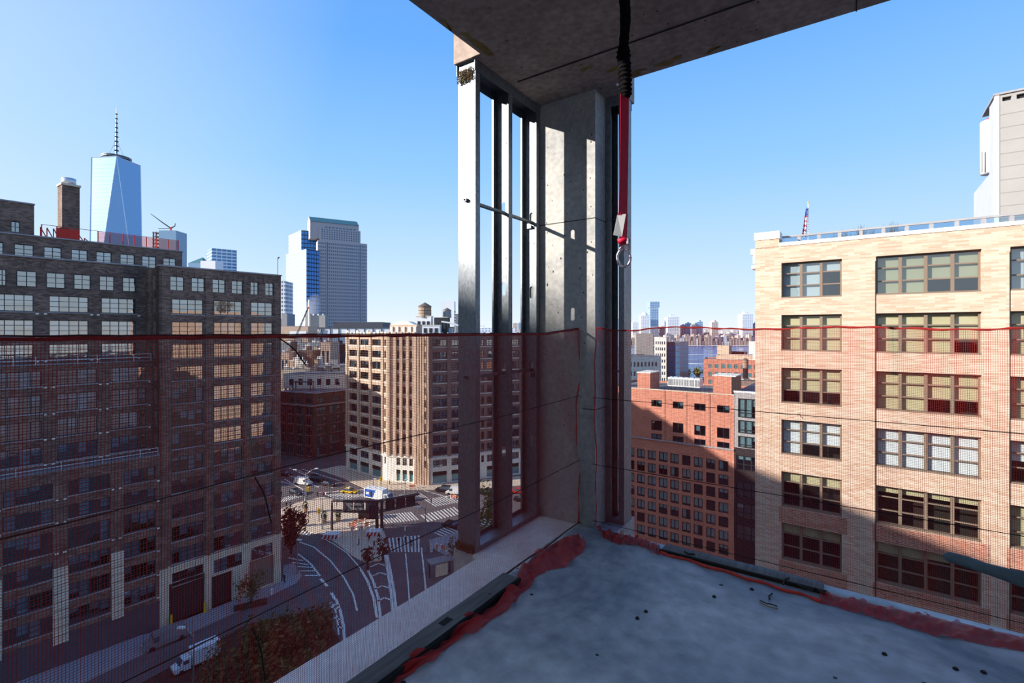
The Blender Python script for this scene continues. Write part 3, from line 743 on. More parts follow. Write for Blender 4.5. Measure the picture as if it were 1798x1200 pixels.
F1 = FW; F2 = FW.back(4.0); F3 = FW.back(8.0); F4 = FW.back(12.0)
def more(cols, n=3):                                                 # repeat the bay rhythm to the left, out of the frame
    w = cols[0][1] - cols[0][0]; p = cols[1][0] - cols[0][0]
    return [(cols[0][0] - p * k, cols[0][0] - p * k + w) for k in range(n, 0, -1)] + cols
c1 = more(ucols(F1, [(5, 93), (120, 193), (217, 281)]), 4); c2 = more(ucols(F2, [(-8, 73), (100, 170.7), (194.7, 257)]), 4)
c3 = more(ucols(F3, [(-10, 59), (86, 155.5), (178, 238.7)]), 4)
c1[-1] = (c1[-1][0], -.5)
c2[-1] = (c2[-1][0], min(c2[-1][1], -.6)); c3[-1] = (c3[-1][0], min(c3[-1][1], -.6))
r1 = zrows(F1, 121, [(845, 871), (886.7, 911), (928, 964), (980, 1009), (1027, 1055), (1072, 1100)])
r2 = zrows(F2, 100, [(651, 676.7), (692.7, 723), (737, 766.7), (781, 810)])
r3 = zrows(F3, 86, [(519.3, 547.9), (562.5, 590), (604.7, 631)])
Zt1 = F1.Z(140, 822); Zt2 = F2.Z(120, 640); Zt3 = F3.Z(120, 458)
tier(F1, F1.Z(121, 1112), Zt1, r1, c1, [4] * 7)
tier(F2, Zt1 - .2, Zt2, r2, c2, [4] * 7)
tier(F3, Zt2 - .2, Zt3, r3, c3, [4] * 7)
# top storey of paired sashes and the penthouse storey
zt = F3.Z(174, 510), F3.Z(174, 484.7)
pc = ucols(F3, [(-3, 10.7), (28.8, 64), (81, 113.9), (129.3, 158.7), (174, 200), (214.7, 238.7)])
for ua, ub in pc:
    fbox(LB, F3, 'window_surround', 'brick_brown', ua - .3, ub + .3, -.06, .01, zt[1] + .12, zt[1] + .5)
    fbox(LB, F3, 'dark_opening', 'dark_room', ua, ub, -.02, .02, zt[0], zt[1])
    window(LB, F3, (ua, ub, zt[0], zt[1]), 2, (.66, .33), inset=-.08, drops=rdrops(2, (0, 0, .35, .6)))
for k in range(24): fbox(LB, F3, 'dentil', 'brick_brown', -44 + k * 1.85, -43.65 + k * 1.85, -.12, .02, Zt3 - 1.4, Zt3 - .5)
fbox(LB, F3, 'coping', 'stone_grey', UX, .2, -.15, .4, Zt3, Zt3 + .22)
fbox(LB, F1, 'terrace_coping', 'stone_grey', UX, 0, -.1, .5, Zt1, Zt1 + .12); fbox(LB, F2, 'terrace_coping', 'stone_grey', UX, 0, -.1, .5, Zt2, Zt2 + .12)
MB().quad((UX, 0, Zt1), (0, 0, Zt1), (0, 4.2, Zt1), (UX, 4.2, Zt1)).build('terrace', 'roof_grey', LB, wloc(F1, LB), F1.rz)
MB().quad((UX, 0, Zt2), (0, 0, Zt2), (0, 4.2, Zt2), (UX, 4.2, Zt2)).build('terrace', 'roof_grey', LB, wloc(F2, LB), F2.rz)
rail(F1, Zt1 + .1, -62, -.2); rail(F2, Zt2 + .1, -62, -.2)
ph = ucols(F4, [(-8, 6), (25, 59), (77, 108), (125, 154), (169, 196), (211, 236.5), (249.6, 274), (286.7, 309)])
Zp = F4.Z(160, 426); pz = F4.Z(90, 457), F4.Z(90, 434); pe = F4.U(320)
wall(LB, F4, UX, pe, Zt3 - .5, Zp, [(a, c, pz[0], pz[1]) for a, c in ph], 'brick_brown', .3)
for a, c in ph: window(LB, F4, (a, c, pz[0], pz[1]), 2, (.66, .33), drops=rdrops(2, (0, .5, 1.)), inset=.2)
shell(LB, F4, UX, pe, Zt3 - .5, Zp, 22, 'brick_brown', 'roof_dark')
fbox(LB, F4, 'coping', 'stone_grey', UX, pe + .15, -.12, .4, Zp, Zp + .2)
MB().quad((UX, 0, Zt3), (0, 0, Zt3), (0, 6, Zt3), (UX, 6, Zt3)).build('roof', 'roof_dark', LB, wloc(F3, LB), F3.rz)
b = MB(); b.quad((UX, 34, 0), (UX, 0, 0), (UX, 0, Zt3), (UX, 34, Zt3)); b.quad((0, 34, 0), (UX, 34, 0), (UX, 34, Zt3), (0, 34, Zt3)); b.build('side_wall', 'brick_brown', LB, wloc(F1, LB), F1.rz)
# return wall of the wing: two narrow window columns
pw = FW.pt(0, 0); pr = FW.pt(0, 0, -8.0); FR = Fac((pr.x, pr.y), (pw.x, pw.y))
rz = [(FW.Z(302, b_), FW.Z(302, a_)) for a_, b_ in [(484.7, 510)] + wrows]
rr_ = [(u, u + 1.7, za, zb) for (za, zb) in rz if zb > Zt1 for u in ((.9, 4.2) if zb > Zt2 else (5.0,))]
wall(LB, FR, 0, 8, 0, ZR, rr_, 'brick_brown', .3)
for q in rr_: window(LB, FR, q, 2, (.66, .33), inset=.2)
MB().quad((0, 1.2, 0), (8, 1.2, 0), (8, 1.2, ZR), (0, 1.2, ZR)).build('interior', 'dark_room', LB, wloc(FR, LB), FR.rz)
# street level: slate hoarding and pale rusticated piers
zs = F1.Z(121, 1112)
fbox(LB, F1, 'shop_base', 'slate_band', UX, 0, -.1, 1.4, 0, zs)
fbox(LB, F1, 'stone_band', 'slate_band', UX, 0, -.2, .2, zs - .2, zs + .15)
for (xa, xb, ya, yb) in ((92.5, 120, 1000, 1135), (195, 217, 972, 1090), (-40, 3, 1030, 1175)):
    ua, ub = F1.U(xa), F1.U(xb); za, zb = F1.Z(xa, yb), F1.Z(xa, ya); n = 9
    for k in range(n): fbox(LB, F1, 'stone_course', 'stone_pale', ua, ub, -.25, .1, za + (zb - za) * k / n + .04, za + (zb - za) * (k + 1) / n - .06)
# chimney, roof tower, red roof screen
mat('metal_cap', (206, 208, 212), .4, .6)
ch = thing('brick_chimney', 'tall dark brick chimney with a steel cap on the loft roof', 'chimney')
FC = fac_vp(109, 84, 140, 1500); ch.location = (FC.o.x, FC.o.y, Zp)
za = FC.Z(120, 326)
MB().box(0, FC.len, 0, 2.6, 0, za - Zp).build('stack', 'brick_brown', ch, (0, 0, 0), FC.rz)
MB().box(-.15, FC.len + .15, -.15, 2.75, za - Zp, za - Zp + .35).build('coping', 'stone_pale', ch, (0, 0, 0), FC.rz)
MB().cone((FC.len / 2, 1.3), 1.0, 1.0, za - Zp + .35, za - Zp + 1.5, 20).build('flue_cap', 'metal_cap', ch, (0, 0, 0), FC.rz, True)
tw = thing('roof_house', 'windowed brick roof house at the edge of the loft roof', 'roof house'); FT = F4.back(3)
u1 = FT.U(60); zt_ = FT.Z(30, 356); tw.location = (FT.pt(u1).x, FT.pt(u1).y, Zp)
q = (FT.U(19), FT.U(35), FT.Z(27, 408), FT.Z(27, 389))
wall(tw, FT, u1 - 26, u1, Zp, zt_, [q], 'brick_brown', .3); window(tw, FT, q, 2, (.5,), inset=.2)
shell(tw, FT, u1 - 26, u1, Zp, zt_, 12, 'brick_brown', 'roof_dark')
fbox(tw, FT, 'coping', 'stone_grey', u1 - 26, u1 + .1, -.1, .3, zt_, zt_ + .2)
glass('net_screen', (250, 218, 214), .0, .97)
rs = thing('roof_screen', 'red mesh safety screen on posts along the loft roof edge', 'safety screen'); FS = F4.back(.8)
ua, ub = FS.U(73), FS.U(313); rs.location = (FS.pt(ub).x, FS.pt(ub).y, Zp)
for px in (73, 100, 125, 172, 193, 216, 236, 257, 275, 296, 313):
    u = FS.U(px); fbox(rs, FS, 'post', 'red_paint', u - .06, u + .06, -.06, .06, Zp, Zp + 2.1)
fbox(rs, FS, 'top_rail', 'red_paint', ua, ub, -.03, .03, Zp + 2.05, Zp + 2.12)
fbox(rs, FS, 'mesh_sheet', 'net_screen', FS.U(172), ub, -.01, .01, Zp + .1, Zp + 2.0)
b = MB(); ua2, ub2 = FS.U(73), FS.U(172)
for k in range(9):
    p = Vector((ua2 + (ub2 - ua2) * k / 9, 1.5, Zp + (1.9 if k < 6 else 1.9 - .5 * (k - 5)))); q_ = Vector((ua2 + (ub2 - ua2) * (k + 1) / 9, 1.5, Zp + .2))
    b.tube([p, q_], .07, 4); b.tube([Vector((p.x, 1.5, Zp + .2)), p], .07, 4)
b.build('truss', 'red_paint', rs, wloc(FS, rs), FS.rz)
fbox(rs, FS, 'red_sheet', 'red_paint', FS.U(100), FS.U(141), 1.0, 1.1, Zp + .2, Zp + 2.0)
b = MB().cone((0, 0), .05, .05, 0, 3.0, 6); b.tube([(0, 0, 3), (.25, 0, 3.3)], .12, 6)
tag(b.build('roof_camera', 'metal_dark', None, tuple(FW.pt(ULEN - .4, ZR + .2, -.4))), 'small dark camera post on the corner of the loft roof', 'camera')

# ================================================================== tan brick building (right)
FB = fac_vp(1326, 34.6 * 1672 / 1626, 1798, -300)
TB = thing('tan_brick_building', 'sunlit tan brick building with wide dark framed windows', 'building', (FB.o.x, FB.o.y, 0))
zr = FB.Z(1372, 432); uend = FB.U(2150)
tr = [(450.4, 518.7), (550.7, 619.8), (652, 720), (752, 819), (852, 919.6), (951, 1022), (1051, 1120)]
rz = zrows(FB, 1538, tr)
cw = [(FB.U(1372), FB.U(1478), 3), (FB.U(1538), FB.U(1723.5), 4), (FB.U(1774), FB.U(1905), 4), (FB.U(1960), FB.U(2100), 4)]
dz = rz[-2][0] - rz[-1][0]; dz = rz[0][0] - rz[1][0]
for k in range(5): rz.append((rz[-1][0] - dz, rz[-1][1] - dz))
rc = [(a, c, za, zb, n, k, j) for k, (za, zb) in enumerate(rz) for j, (a, c, n) in enumerate(cw)]
wall(TB, FB, 0, uend, 0, zr, [r[:4] for r in rc], 'brick_tan', .42)
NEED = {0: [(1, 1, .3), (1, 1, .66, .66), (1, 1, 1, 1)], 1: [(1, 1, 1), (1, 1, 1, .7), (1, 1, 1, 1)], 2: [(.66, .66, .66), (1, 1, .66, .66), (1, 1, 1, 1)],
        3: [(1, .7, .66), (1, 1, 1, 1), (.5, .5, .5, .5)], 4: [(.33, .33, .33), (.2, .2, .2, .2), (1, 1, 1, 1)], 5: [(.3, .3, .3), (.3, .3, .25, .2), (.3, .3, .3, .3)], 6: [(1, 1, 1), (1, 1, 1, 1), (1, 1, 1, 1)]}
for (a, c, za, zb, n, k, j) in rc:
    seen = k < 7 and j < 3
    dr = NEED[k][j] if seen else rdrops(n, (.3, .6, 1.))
    white = k in (3, 6) or (k == 0 and j in (0, 2))  # first top-row window: white blinds stand in for a pale reflection
    window(TB, FB, (a, c, za, zb), n, (.70, .36), 'frame_taupe', 'glass_mid' if k == 0 else 'glass_clear', .10, .30, dr, 'white_blind_and_reflection' if white else 'blind_beige',
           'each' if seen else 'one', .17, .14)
    fbox(TB, FB, 'sill', 'frame_taupe', a, c, .02, .4, za - .02, za + .1)
    if k in (4, 5, 6) and j < 3: fbox(TB, FB, 'spandrel_panel', 'brick_spandrel', a - .15, c + (.35 if j == 1 else .3), -.015, .02, rz[k + 1][1] + .02, za - .04)
shell(TB, FB, 0, uend, 0, zr - .4, 30, 'brick_tan', 'roof_grey', .4, interior='room_brown', inset=2.2)
cu = FB.U(1368)
fbox(TB, FB, 'corner_parapet', 'brick_tan', 0, cu, 0, 1.2, zr - .1, FB.Z(1326, 417)); fbox(TB, FB, 'coping', 'stone_white', -.06, cu + .04, -.06, 1.26, FB.Z(1326, 423), FB.Z(1326, 410))
fbox(TB, FB, 'coping', 'stone_white', cu, uend, -.06, .5, zr - .02, zr + .22)
for (py0, py1, o_) in ((437, 447, .3), (447, 463, .15), (466, 472, .25), (600, 622, .42), (622, 632, .15)):
    fbox(TB, FB, 'stone_bracket', 'stone_white', -o_, .02, -.02, 1.2, FB.Z(1326, py1), FB.Z(1326, py0))
for a, c in ((FB.U(1536.5), FB.U(1538)), (FB.U(1772.5), FB.U(1774))):   # shadow gap beside the wide bays
    fbox(TB, FB, 'bay_joint', 'frame_black', a, c, -.02, .02, 0, rz[0][1] - .3)
rl = thing('roof_railing', 'grey roof terrace railing with glass panels on the tan brick building', 'railing')
FQ = FB.back(1.4); zr2 = zr - .35; rl.location = (FQ.pt(FQ.U(1370)).x, FQ.pt(FQ.U(1370)).y, zr2)
glass('rail_glass', (215, 232, 245), .06, .95)
u0, u1 = FQ.U(1370), FQ.U(2000); zt = FQ.Z(1500, 404.5); n = 14
for k in range(n + 1):
    u = u0 + (u1 - u0) * k / n; fbox(rl, FQ, 'post', 'stone_grey', u - .09, u + .09, -.06, .06, zr2, zt)
    if k < n: fbox(rl, FQ, 'glass_panel', 'rail_glass', u + .12, u + (u1 - u0) / n - .12, -.01, .01, zr2 + .1, zt - .08)
fbox(rl, FQ, 'top_rail', 'stone_grey', u0, u1, -.08, .08, zt - .06, zt + .06)
# flag
mat('flag_blue', (44, 62, 128)); mat('flag_red', (206, 42, 58)); mat('flag_white', (238, 236, 238))
fp = P(1419, 420, 47); fl = thing('flag_pole', 'pole with a limp striped flag behind the roof railing', 'flag pole', (fp.x, fp.y, zr - .5))
ht = P(1419, 357, 47).z - fl.location.z
MB().cone((0, 0), .05, .035, 0, ht, 8).build('pole', 'metal_white', fl); MB().cone((0, 0), .09, .02, ht, ht + .16, 8).build('finial', 'yellow_paint', fl)
FH = ht - .45; L_ = 2.85
def flagpt(u, v):                                                     # u along the drop, v across the folded width
    fold = .07 * math.sin(v * 9 + u * 2); w = .18 + .34 * u ** 1.2
    return Vector((-.04 - w * v - .12 * u, fold, FH - L_ * u * (1 - .05 * v)))
for k in range(7):
    MB().grid(lambda a, c, k=k: flagpt(.28 + .72 * a, (k + c) / 7) + Vector((0, .0, 0)), 10, 2).build('stripe', 'flag_red' if k % 2 == 0 else 'flag_white', fl)
for k in range(9):
    MB().grid(lambda a, c, k=k: flagpt(.28 + .08 * k + .04 * a, .0 + c) + Vector((0, -.03 - .0 * c, 0)), 2, 8).build('stripe', 'flag_white' if k % 2 else 'flag_red', fl)
MB().grid(lambda a, c: flagpt(.30 * a, c) + Vector((0, -.03, 0)), 6, 6).build('canton', 'flag_blue', fl)
b = MB()
for k in range(16):
    p = flagpt(.02 + .26 * R.random(), R.random()) + Vector((0, -.06, 0)); b.quad(p, p + Vector((.05, 0, 0)), p + Vector((.05, 0, .05)), p + Vector((0, 0, .05)))
b.build('stars', 'flag_white', fl)
# bare shrubs on the roof
mat('twig', (126, 108, 96))
for k, (px, d, w_) in enumerate(((1512, 48, 4.2), (1566, 46, 4.4), (1478, 50, 3.0))):
    p = P(px, 405, d); b = MB(); rr = random.Random(k)
    for j in range(120):
        a = rr.uniform(0, 6.28); s = rr.random(); tip = Vector((math.cos(a) * w_ * s * .6, math.sin(a) * w_ * s * .5, 1.1 + 1.6 * (1 - s * s * .7) * rr.uniform(.6, 1)))
        mid = tip * .5 + Vector((0, 0, .2)); b.tube([(0, 0, 0), mid, tip], [.02, .012, .006], 3, False)
        for q in range(3): b.tube([mid.lerp(tip, .5), mid.lerp(tip, .5) + Vector((rr.gauss(0, .25), rr.gauss(0, .25), rr.uniform(.1, .5)))], .006, 3, False)
    b.v = [(x_, y_, z_ * 1.85) for x_, y_, z_ in b.v]
    sh = thing('bare_shrub', 'leafless shrub behind the roof railing of the tan building', 'shrub', (p.x, p.y, zr - .5), group='bare roof shrubs')
    o = b.build('twigs', 'twig', sh); o['kind'] = 'stuff'
# grey panelled bulkhead tower with a white tank
FG = fac_vp(1748, 66, 1990, -300)
GT = thing('panelled_tower', 'pale grey panelled rooftop tower with dark louvre slots', 'building', (FG.o.x, FG.o.y, 0))
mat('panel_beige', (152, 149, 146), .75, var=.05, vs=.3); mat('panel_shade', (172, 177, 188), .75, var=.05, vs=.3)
zg = FG.Z(1760, 166); mat('panel_joint', (140, 138, 136), .8)
lv = [(FG.U(1760), FG.U(1776), FG.Z(1766, 177), FG.Z(1766, 170)), (FG.U(1785), FG.U(1830), FG.Z(1795, 172), FG.Z(1795, 164))]
wall(GT, FG, 0, FG.len, 20, zg, lv, 'panel_beige', .5)
for q in lv: fbox(GT, FG, 'louvre', 'frame_black', q[0], q[1], .4, .5, q[2], q[3])
for k in range(22):
    z = 40 + k * 1.75
    if z < zg - 1.5: fbox(GT, FG, 'panel_joint', 'panel_joint', 0, FG.len, -.03, .02, z, z + .1)
fbox(GT, FG, 'corner_trim', 'stone_white', -.1, .35, -.08, .4, 20, zg)
fbox(GT, FG, 'coping', 'stone_grey', -.2, FG.len, -.2, 8, zg, zg + .25)
pg = FG.pt(0, 0); FGs = Fac(tuple(FG.pt(0, 0, -16).xy), tuple(pg.xy))
b = MB(); z1_ = P(1712, 297, 80).z
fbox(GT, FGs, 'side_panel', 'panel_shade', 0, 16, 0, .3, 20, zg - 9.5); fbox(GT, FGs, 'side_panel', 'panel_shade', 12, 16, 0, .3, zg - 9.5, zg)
wt = thing('white_tank', 'white cylindrical roof tank with a red rim behind the panelled tower', 'tank'); p = P(1744, 270, 76); r_ = 17 / FPX * 76
wt.location = (p.x, p.y, p.z - 3); zt_ = P(1744, 212, 76).z - p.z + 3
MB().cone((0, 0), r_, r_, 0, zt_, 24).build('shell', 'metal_white', wt, smooth=True); MB().cone((0, 0), r_ * 1.02, r_ * .3, zt_, zt_ + .6, 24).build('rim', 'red_paint', wt, smooth=True)
MB().tube([(-r_ - .1, -.3, 0), (-r_ - .1, -.3, 3.2)], .05, 4).tube([(-r_ - .5, -.3, 0), (-r_ - .5, -.3, 3.2)], .05, 4).build('ladder', 'metal_dark', wt)

# ================================================================== cream corner building across the plaza
def GP(px, py): g = G(px, py); return (g.x, g.y)
A_, B_, C_, D_ = GP(607.5, 823), GP(680, 845.3), GP(757, 852.3), GP(925, 832)
FMl, FMc, FMr = Fac(A_, B_), Fac(B_, C_), Fac(C_, D_)
CB = thing('corner_building', 'cream corner building with ribbed entrance bay and gabled parapet across the plaza', 'building', (B_[0], B_[1], 0))
def zc(y): return CZ - (y - HY) / FPX * 148.7
crow = [(zc(b_), zc(a_)) for a_, b_ in ((597, 607.5), (617.3, 629.3), (637.3, 650.3), (658, 670.7), (679.5, 691.5), (700.2, 712.7), (720.5, 734), (742, 755), (762.7, 776), (784, 797.5))]
zbase, zroof = zc(802), zc(588)
lo = [(zc(818), zc(805.5))]
gl = (.4, zc(826))
def cfac(F, cols, mid_mat='brick_cream', ground=True):
    rc = [(F.U(a), F.U(c), za, zb, n) for (za, zb) in crow + lo for a, c, n in cols]
    gh = [(F.U(a), F.U(c), gl[0], gl[1], n) for a, c, n in cols if n > 1] if ground else []
    wall(CB, F, 0, F.len, zbase, zroof, [r[:4] for r in rc], mid_mat, .5)
    wall(CB, F, 0, F.len, 0, zbase, [r[:4] for r in rc + gh], 'stone_white', .5, 'stone_base')
    for r in rc: window(CB, F, r[:4], r[4], (.66, .33), 'frame_black', 'glass', .12, .3, rdrops(r[4], (0, 0, .5, 1.)))
    for r in gh:
        fbox(CB, F, 'shop_window', 'teal_glass', r[0], r[1], .4, .45, r[2], r[3] - 1.2); fbox(CB, F, 'awning', 'frame_black', r[0], r[1], .1, .3, r[3] - 1.2, r[3])
    for z in [c[0] - .5 for c in crow]: fbox(CB, F, 'sill_band', 'stone_white', 0, F.len, -.08, .05, z, z + .22)
    fbox(CB, F, 'stone_band', 'stone_white', -.1, F.len + .1, -.35, .1, zbase - .35, zbase + .2)
    MB().quad((0, 1.4, 0), (F.len, 1.4, 0), (F.len, 1.4, zroof), (0, 1.4, zroof)).build('interior', 'dark_room', CB, wloc(F, CB), F.rz)
cl = [(613.3, 627.3, 4), (632.7, 647.3, 4), (653.3, 668.7, 4), (674.7, 677.3, 1)]
cc_ = [(696, 703.3, 2), (706.7, 714.7, 2), (718.7, 725.3, 2)]
cr = [(746, 751.5, 1), (760, 784.5, 4), (793, 815, 4), (823, 831, 2), (845, 850, 1), (855, 868, 3), (877, 890, 3), (899, 911, 3)]
cfac(FMl, cl); cfac(FMc, cc_); brick('brick_cream_shaded', (136, 108, 98), (156, 126, 114), (146, 120, 108), .6, .2, .01, blotch=.12); cfac(FMr, cr, 'brick_cream_shaded')  # right facade is the same cream brick, its shade put into the colour
for F, xs, w in ((FMl, (609.5, 629.8, 650.3, 671.5), 1.1), (FMc, (683, 694, 705, 716.5, 727.5), .9), (FMr, (755.5, 788.5, 819, 837, 872, 894, 915), 1.2)):
    for x in xs:
        u = F.U(x); fbox(CB, F, 'pier', 'brick_cream_shaded' if F is FMr else 'brick_cream', u - w / 2, u + w / 2, -.6 if F is FMc else -.3, .05, zbase, zroof + (.9 if F is not FMr else .3))
for x in (731, 735.5, 740, 744.5, 749, 753.5):
    u = FMc.U(x); fbox(CB, FMc, 'rib', 'brick_cream', u - .28, u + .28, -.7, .05, 0, zroof - .4)
for k in range(12):
    u = 1 + k * (FMl.len - 2) / 11; fbox(CB, FMl, 'merlon', 'stone_white', u - .45, u + .45, -.1, .5, zroof, zroof + (1.3 if k % 3 == 0 else .7))
for k in range(14):
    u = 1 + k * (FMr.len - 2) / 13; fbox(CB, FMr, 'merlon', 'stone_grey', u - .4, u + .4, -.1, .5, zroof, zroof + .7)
u0, u1 = FMc.U(684.5), FMc.U(732); zt = zc(570.5); zp_ = zc(565); um = (u0 + u1) / 2
fbox(CB, FMc, 'gable_block', 'brick_cream', u0, u1, .0, 3.5, zroof - .5, zt)
b = MB(); i = [(u0 + .8, zt), (u1 - .8, zt), (um + 1.6, zp_), (um - 1.6, zp_)]
b.prism([(a, c) for a, c in i], 0, 3.2); b.v = [(x, z, y) for (x, y, z) in b.v]; b.f = [f[::-1] for f in b.f]
b.build('gable', 'stone_white', CB, wloc(FMc, CB), FMc.rz)
for x in (688, 698, 709, 720, 729): u = FMc.U(x); fbox(CB, FMc, 'gable_fin', 'stone_white', u - .4, u + .4, -.35, .1, zroof - .5, zt - .6)
back = [A_, (A_[0] + 18, A_[1] + 48), (D_[0] - 12, D_[1] + 42), D_, C_, B_]
MB().prism([(p[0] - B_[0], p[1] - B_[1]) for p in back], zroof - .6, zroof - .5).build('roof', 'roof_grey', CB)
for p, q in ((A_, back[1]), (back[1], back[2]), (back[2], D_)):
    MB().quad((p[0] - B_[0], p[1] - B_[1], 0), (q[0] - B_[0], q[1] - B_[1], 0), (q[0] - B_[0], q[1] - B_[1], zroof), (p[0] - B_[0], p[1] - B_[1], zroof)).build('side_wall', 'brick_cream', CB)
# roof plant on it
def tank(px, py0, py1, py2, w, d, label, material='wood_tank', zb=None):
    zb = zroof - .5 if zb is None else zb
    p = P(px, py1, d); r = w / 2 / FPX * d; h = (py1 - py0) / FPX * d
    t_ = thing('water_tank', label, 'water tank', (p.x, p.y, p.z - 3.2))
    MB().cone((0, 0), r, r * .96, 3.2, 3.2 + h, 16).build('barrel', material, t_); MB().cone((0, 0), r * 1.08, .1, 3.2 + h, 3.2 + h + r * .62, 16).build('cone_roof', 'tank_roof', t_)
    for k in range(4):
        a = math.pi / 4 + k * math.pi / 2; x, y = r * .7 * math.cos(a), r * .7 * math.sin(a); MB().box(x - .15, x + .15, y - .15, y + .15, 0, 3.2).build('leg', 'metal_dark', t_)
    for k in range(4): MB().cone((0, 0), r * 1.015, r * 1.015, 3.2 + h * (k + .5) / 4, 3.2 + h * (k + .5) / 4 + .1, 16, False).build('hoop', 'metal_dark', t_)
    b_ = thing('tank_house', 'small white roof house under the ' + label.split(' with ')[0], 'roof house', (p.x, p.y, 0)); zb_ = P(px, 582, d).z - 3.6
    b_.location.z = zb; hh = max(.6, p.z - 3.5 - zb); MB().box(-r * 1.2, r * 1.4, -r, r, 0, hh).build('walls', 'metal_white', b_); MB().box(-r * 1.3, r * 1.5, -r * 1.1, r * 1.1, hh, hh + .2).build('roof', 'roof_grey', b_); t_.location.z = zb + hh + .2
    return t_
tank(746, 538, 558, 585, 23, 168, 'tall wooden water tank with a cone roof on the cream corner building')
tank(785, 545, 558, 585, 15, 172, 'smaller grey water tank with a cone roof beside the white mechanical box', 'metal_grey')
mb = thing('mechanical_box', 'white louvred mechanical box on the roof of the cream corner building', 'roof plant'); p = P(787, 560, 180); mb.location = (p.x, p.y, zroof - .5)
h0, h1 = p.z - zroof + .5, P(787, 529, 180).z - zroof + .5
MB().box(-2.6, 2.2, 0, 4, h0 - 3, h1).build('housing', 'metal_white', mb)
for k in range(5): MB().box(2.2, 2.3, .3, 3.7, h0 + k * 1.1 - 2, h0 + k * 1.1 - 1.5).build('louvre', 'metal_dark', mb)
for x, y in ((-2.4, .2), (2, .2), (-2.4, 3.8), (2, 3.8)): MB().box(x - .15, x + .15, y - .15, y + .15, 0, h0 - 3).build('leg', 'metal_dark', mb)
for (x0, x1, y0, y1, d, mm, lb) in ((730, 757, 556, 583, 166, 'metal_white', 'white roof house beside the tall wooden tank'), (762, 785, 558, 577, 165, 'metal_dark', 'dark cooling unit between the two water tanks'),
                                    (740, 772, 572, 585, 160, 'metal_white', 'low white parapet block on the cream corner building'), (800, 835, 552, 578, 175, 'metal_grey', 'grey metal roof house behind the end stud')):
    a, c = P(x0, y1, d), P(x1, y0, d); t_ = thing('roof_unit', lb, 'roof plant', (a.x, a.y, zroof - .5)); w_ = c.x - a.x; hh = c.z - zroof + .5
    MB().box(0, w_, 0, 4, 0, hh).build('housing', mm, t_); MB().box(-.15, w_ + .15, -.15, 4.15, hh, hh + .2).build('cap', 'stone_white', t_)
    for k in range(3): MB().box(w_ * (.12 + .3 * k), w_ * (.3 + .3 * k), -.08, 0, hh * .3, hh * .75).build('grille', 'metal_dark', t_)
b = thing('pipe_rack', 'white pipes sloping across the roof behind the water tanks', 'pipes'); p = P(775, 575, 158); b.location = (p.x, p.y, zroof - .5)
for k in range(4): MB().tube([(0, 1.2 * k, 4.6), (3, 1.2 * k, 4.2), (12, 1.2 * k, 1.2), (14, 1.2 * k, .2)], .28, 6).build('pipe', 'metal_white', b)

# ================================================================== simple blocks further back
def grid_holes(w, z0, z1, nc, nr, fu=.55, fv=.55, mu=.06):
    hs = []
    for i in range(nc):
        for j in range(nr):
            cu_, cw_ = w * mu + (w * (1 - 2 * mu)) * (i + .5) / nc, w * (1 - 2 * mu) / nc; cz_, ch_ = z0 + (z1 - z0) * (j + .5) / nr, (z1 - z0) / nr
            hs.append((cu_ - cw_ * fu / 2, cu_ + cw_ * fu / 2, cz_ - ch_ * fv / 2, cz_ + ch_ * fv / 2))
    return hs
def blk(name, label, x0, x1, yt, d, k=1.0, depth=14, wm='brick_cream', nc=0, nr=0, z0=0, fu=.55, fv=.55, ztop=None, cat='building', each=False, sm=None, parapet=.5, wz0=None, roofm='roof_grey', gm='glass', cols=2, fm='frame_black'):
    F = fac_px(x0, d, x1, d * k); z1 = F.Z((x0 + x1) / 2, yt)
    t_ = thing(name, label, cat, (F.o.x, F.o.y, z0)); hs = grid_holes(F.len, wz0 if wz0 is not None else z0 + (z1 - z0) * .05, z1 - (z1 - z0) * .03 - .8, nc, nr, fu, fv) if nc else []
    wall(t_, F, 0, F.len, z0, z1, hs, wm, .3)
    shell(t_, F, 0, F.len, z0, z1 - parapet, depth, sm or wm, roofm, parapet, interior=None)
    if hs:
        if each:
            for h in hs: window(t_, F, h, cols, (.5,), fm, gm, .1, .15, rdrops(cols, (0, 0, .5, 1)))
            MB().quad((0, 1, z0), (F.len, 1, z0), (F.len, 1, z1 - .6), (0, 1, z1 - .6)).build('interior', 'dark_room', t_, wloc(F, t_), F.rz)
        else:
            MB().quad((0, .25, z0), (F.len, .25, z0), (F.len, .25, z1 - .6), (0, .25, z1 - .6)).build('glazing', gm if gm != 'glass' else 'far_glass', t_, wloc(F, t_), F.rz)
    fbox(t_, F, 'coping', 'stone_grey', -.1, F.len + .1, -.12, .3, z1, z1 + .15)
    return t_, F, z1
mat('far_glass', (66, 82, 98), .12, spec=.7); mat('far_glass_lit', (120, 150, 176), .12, spec=.7)
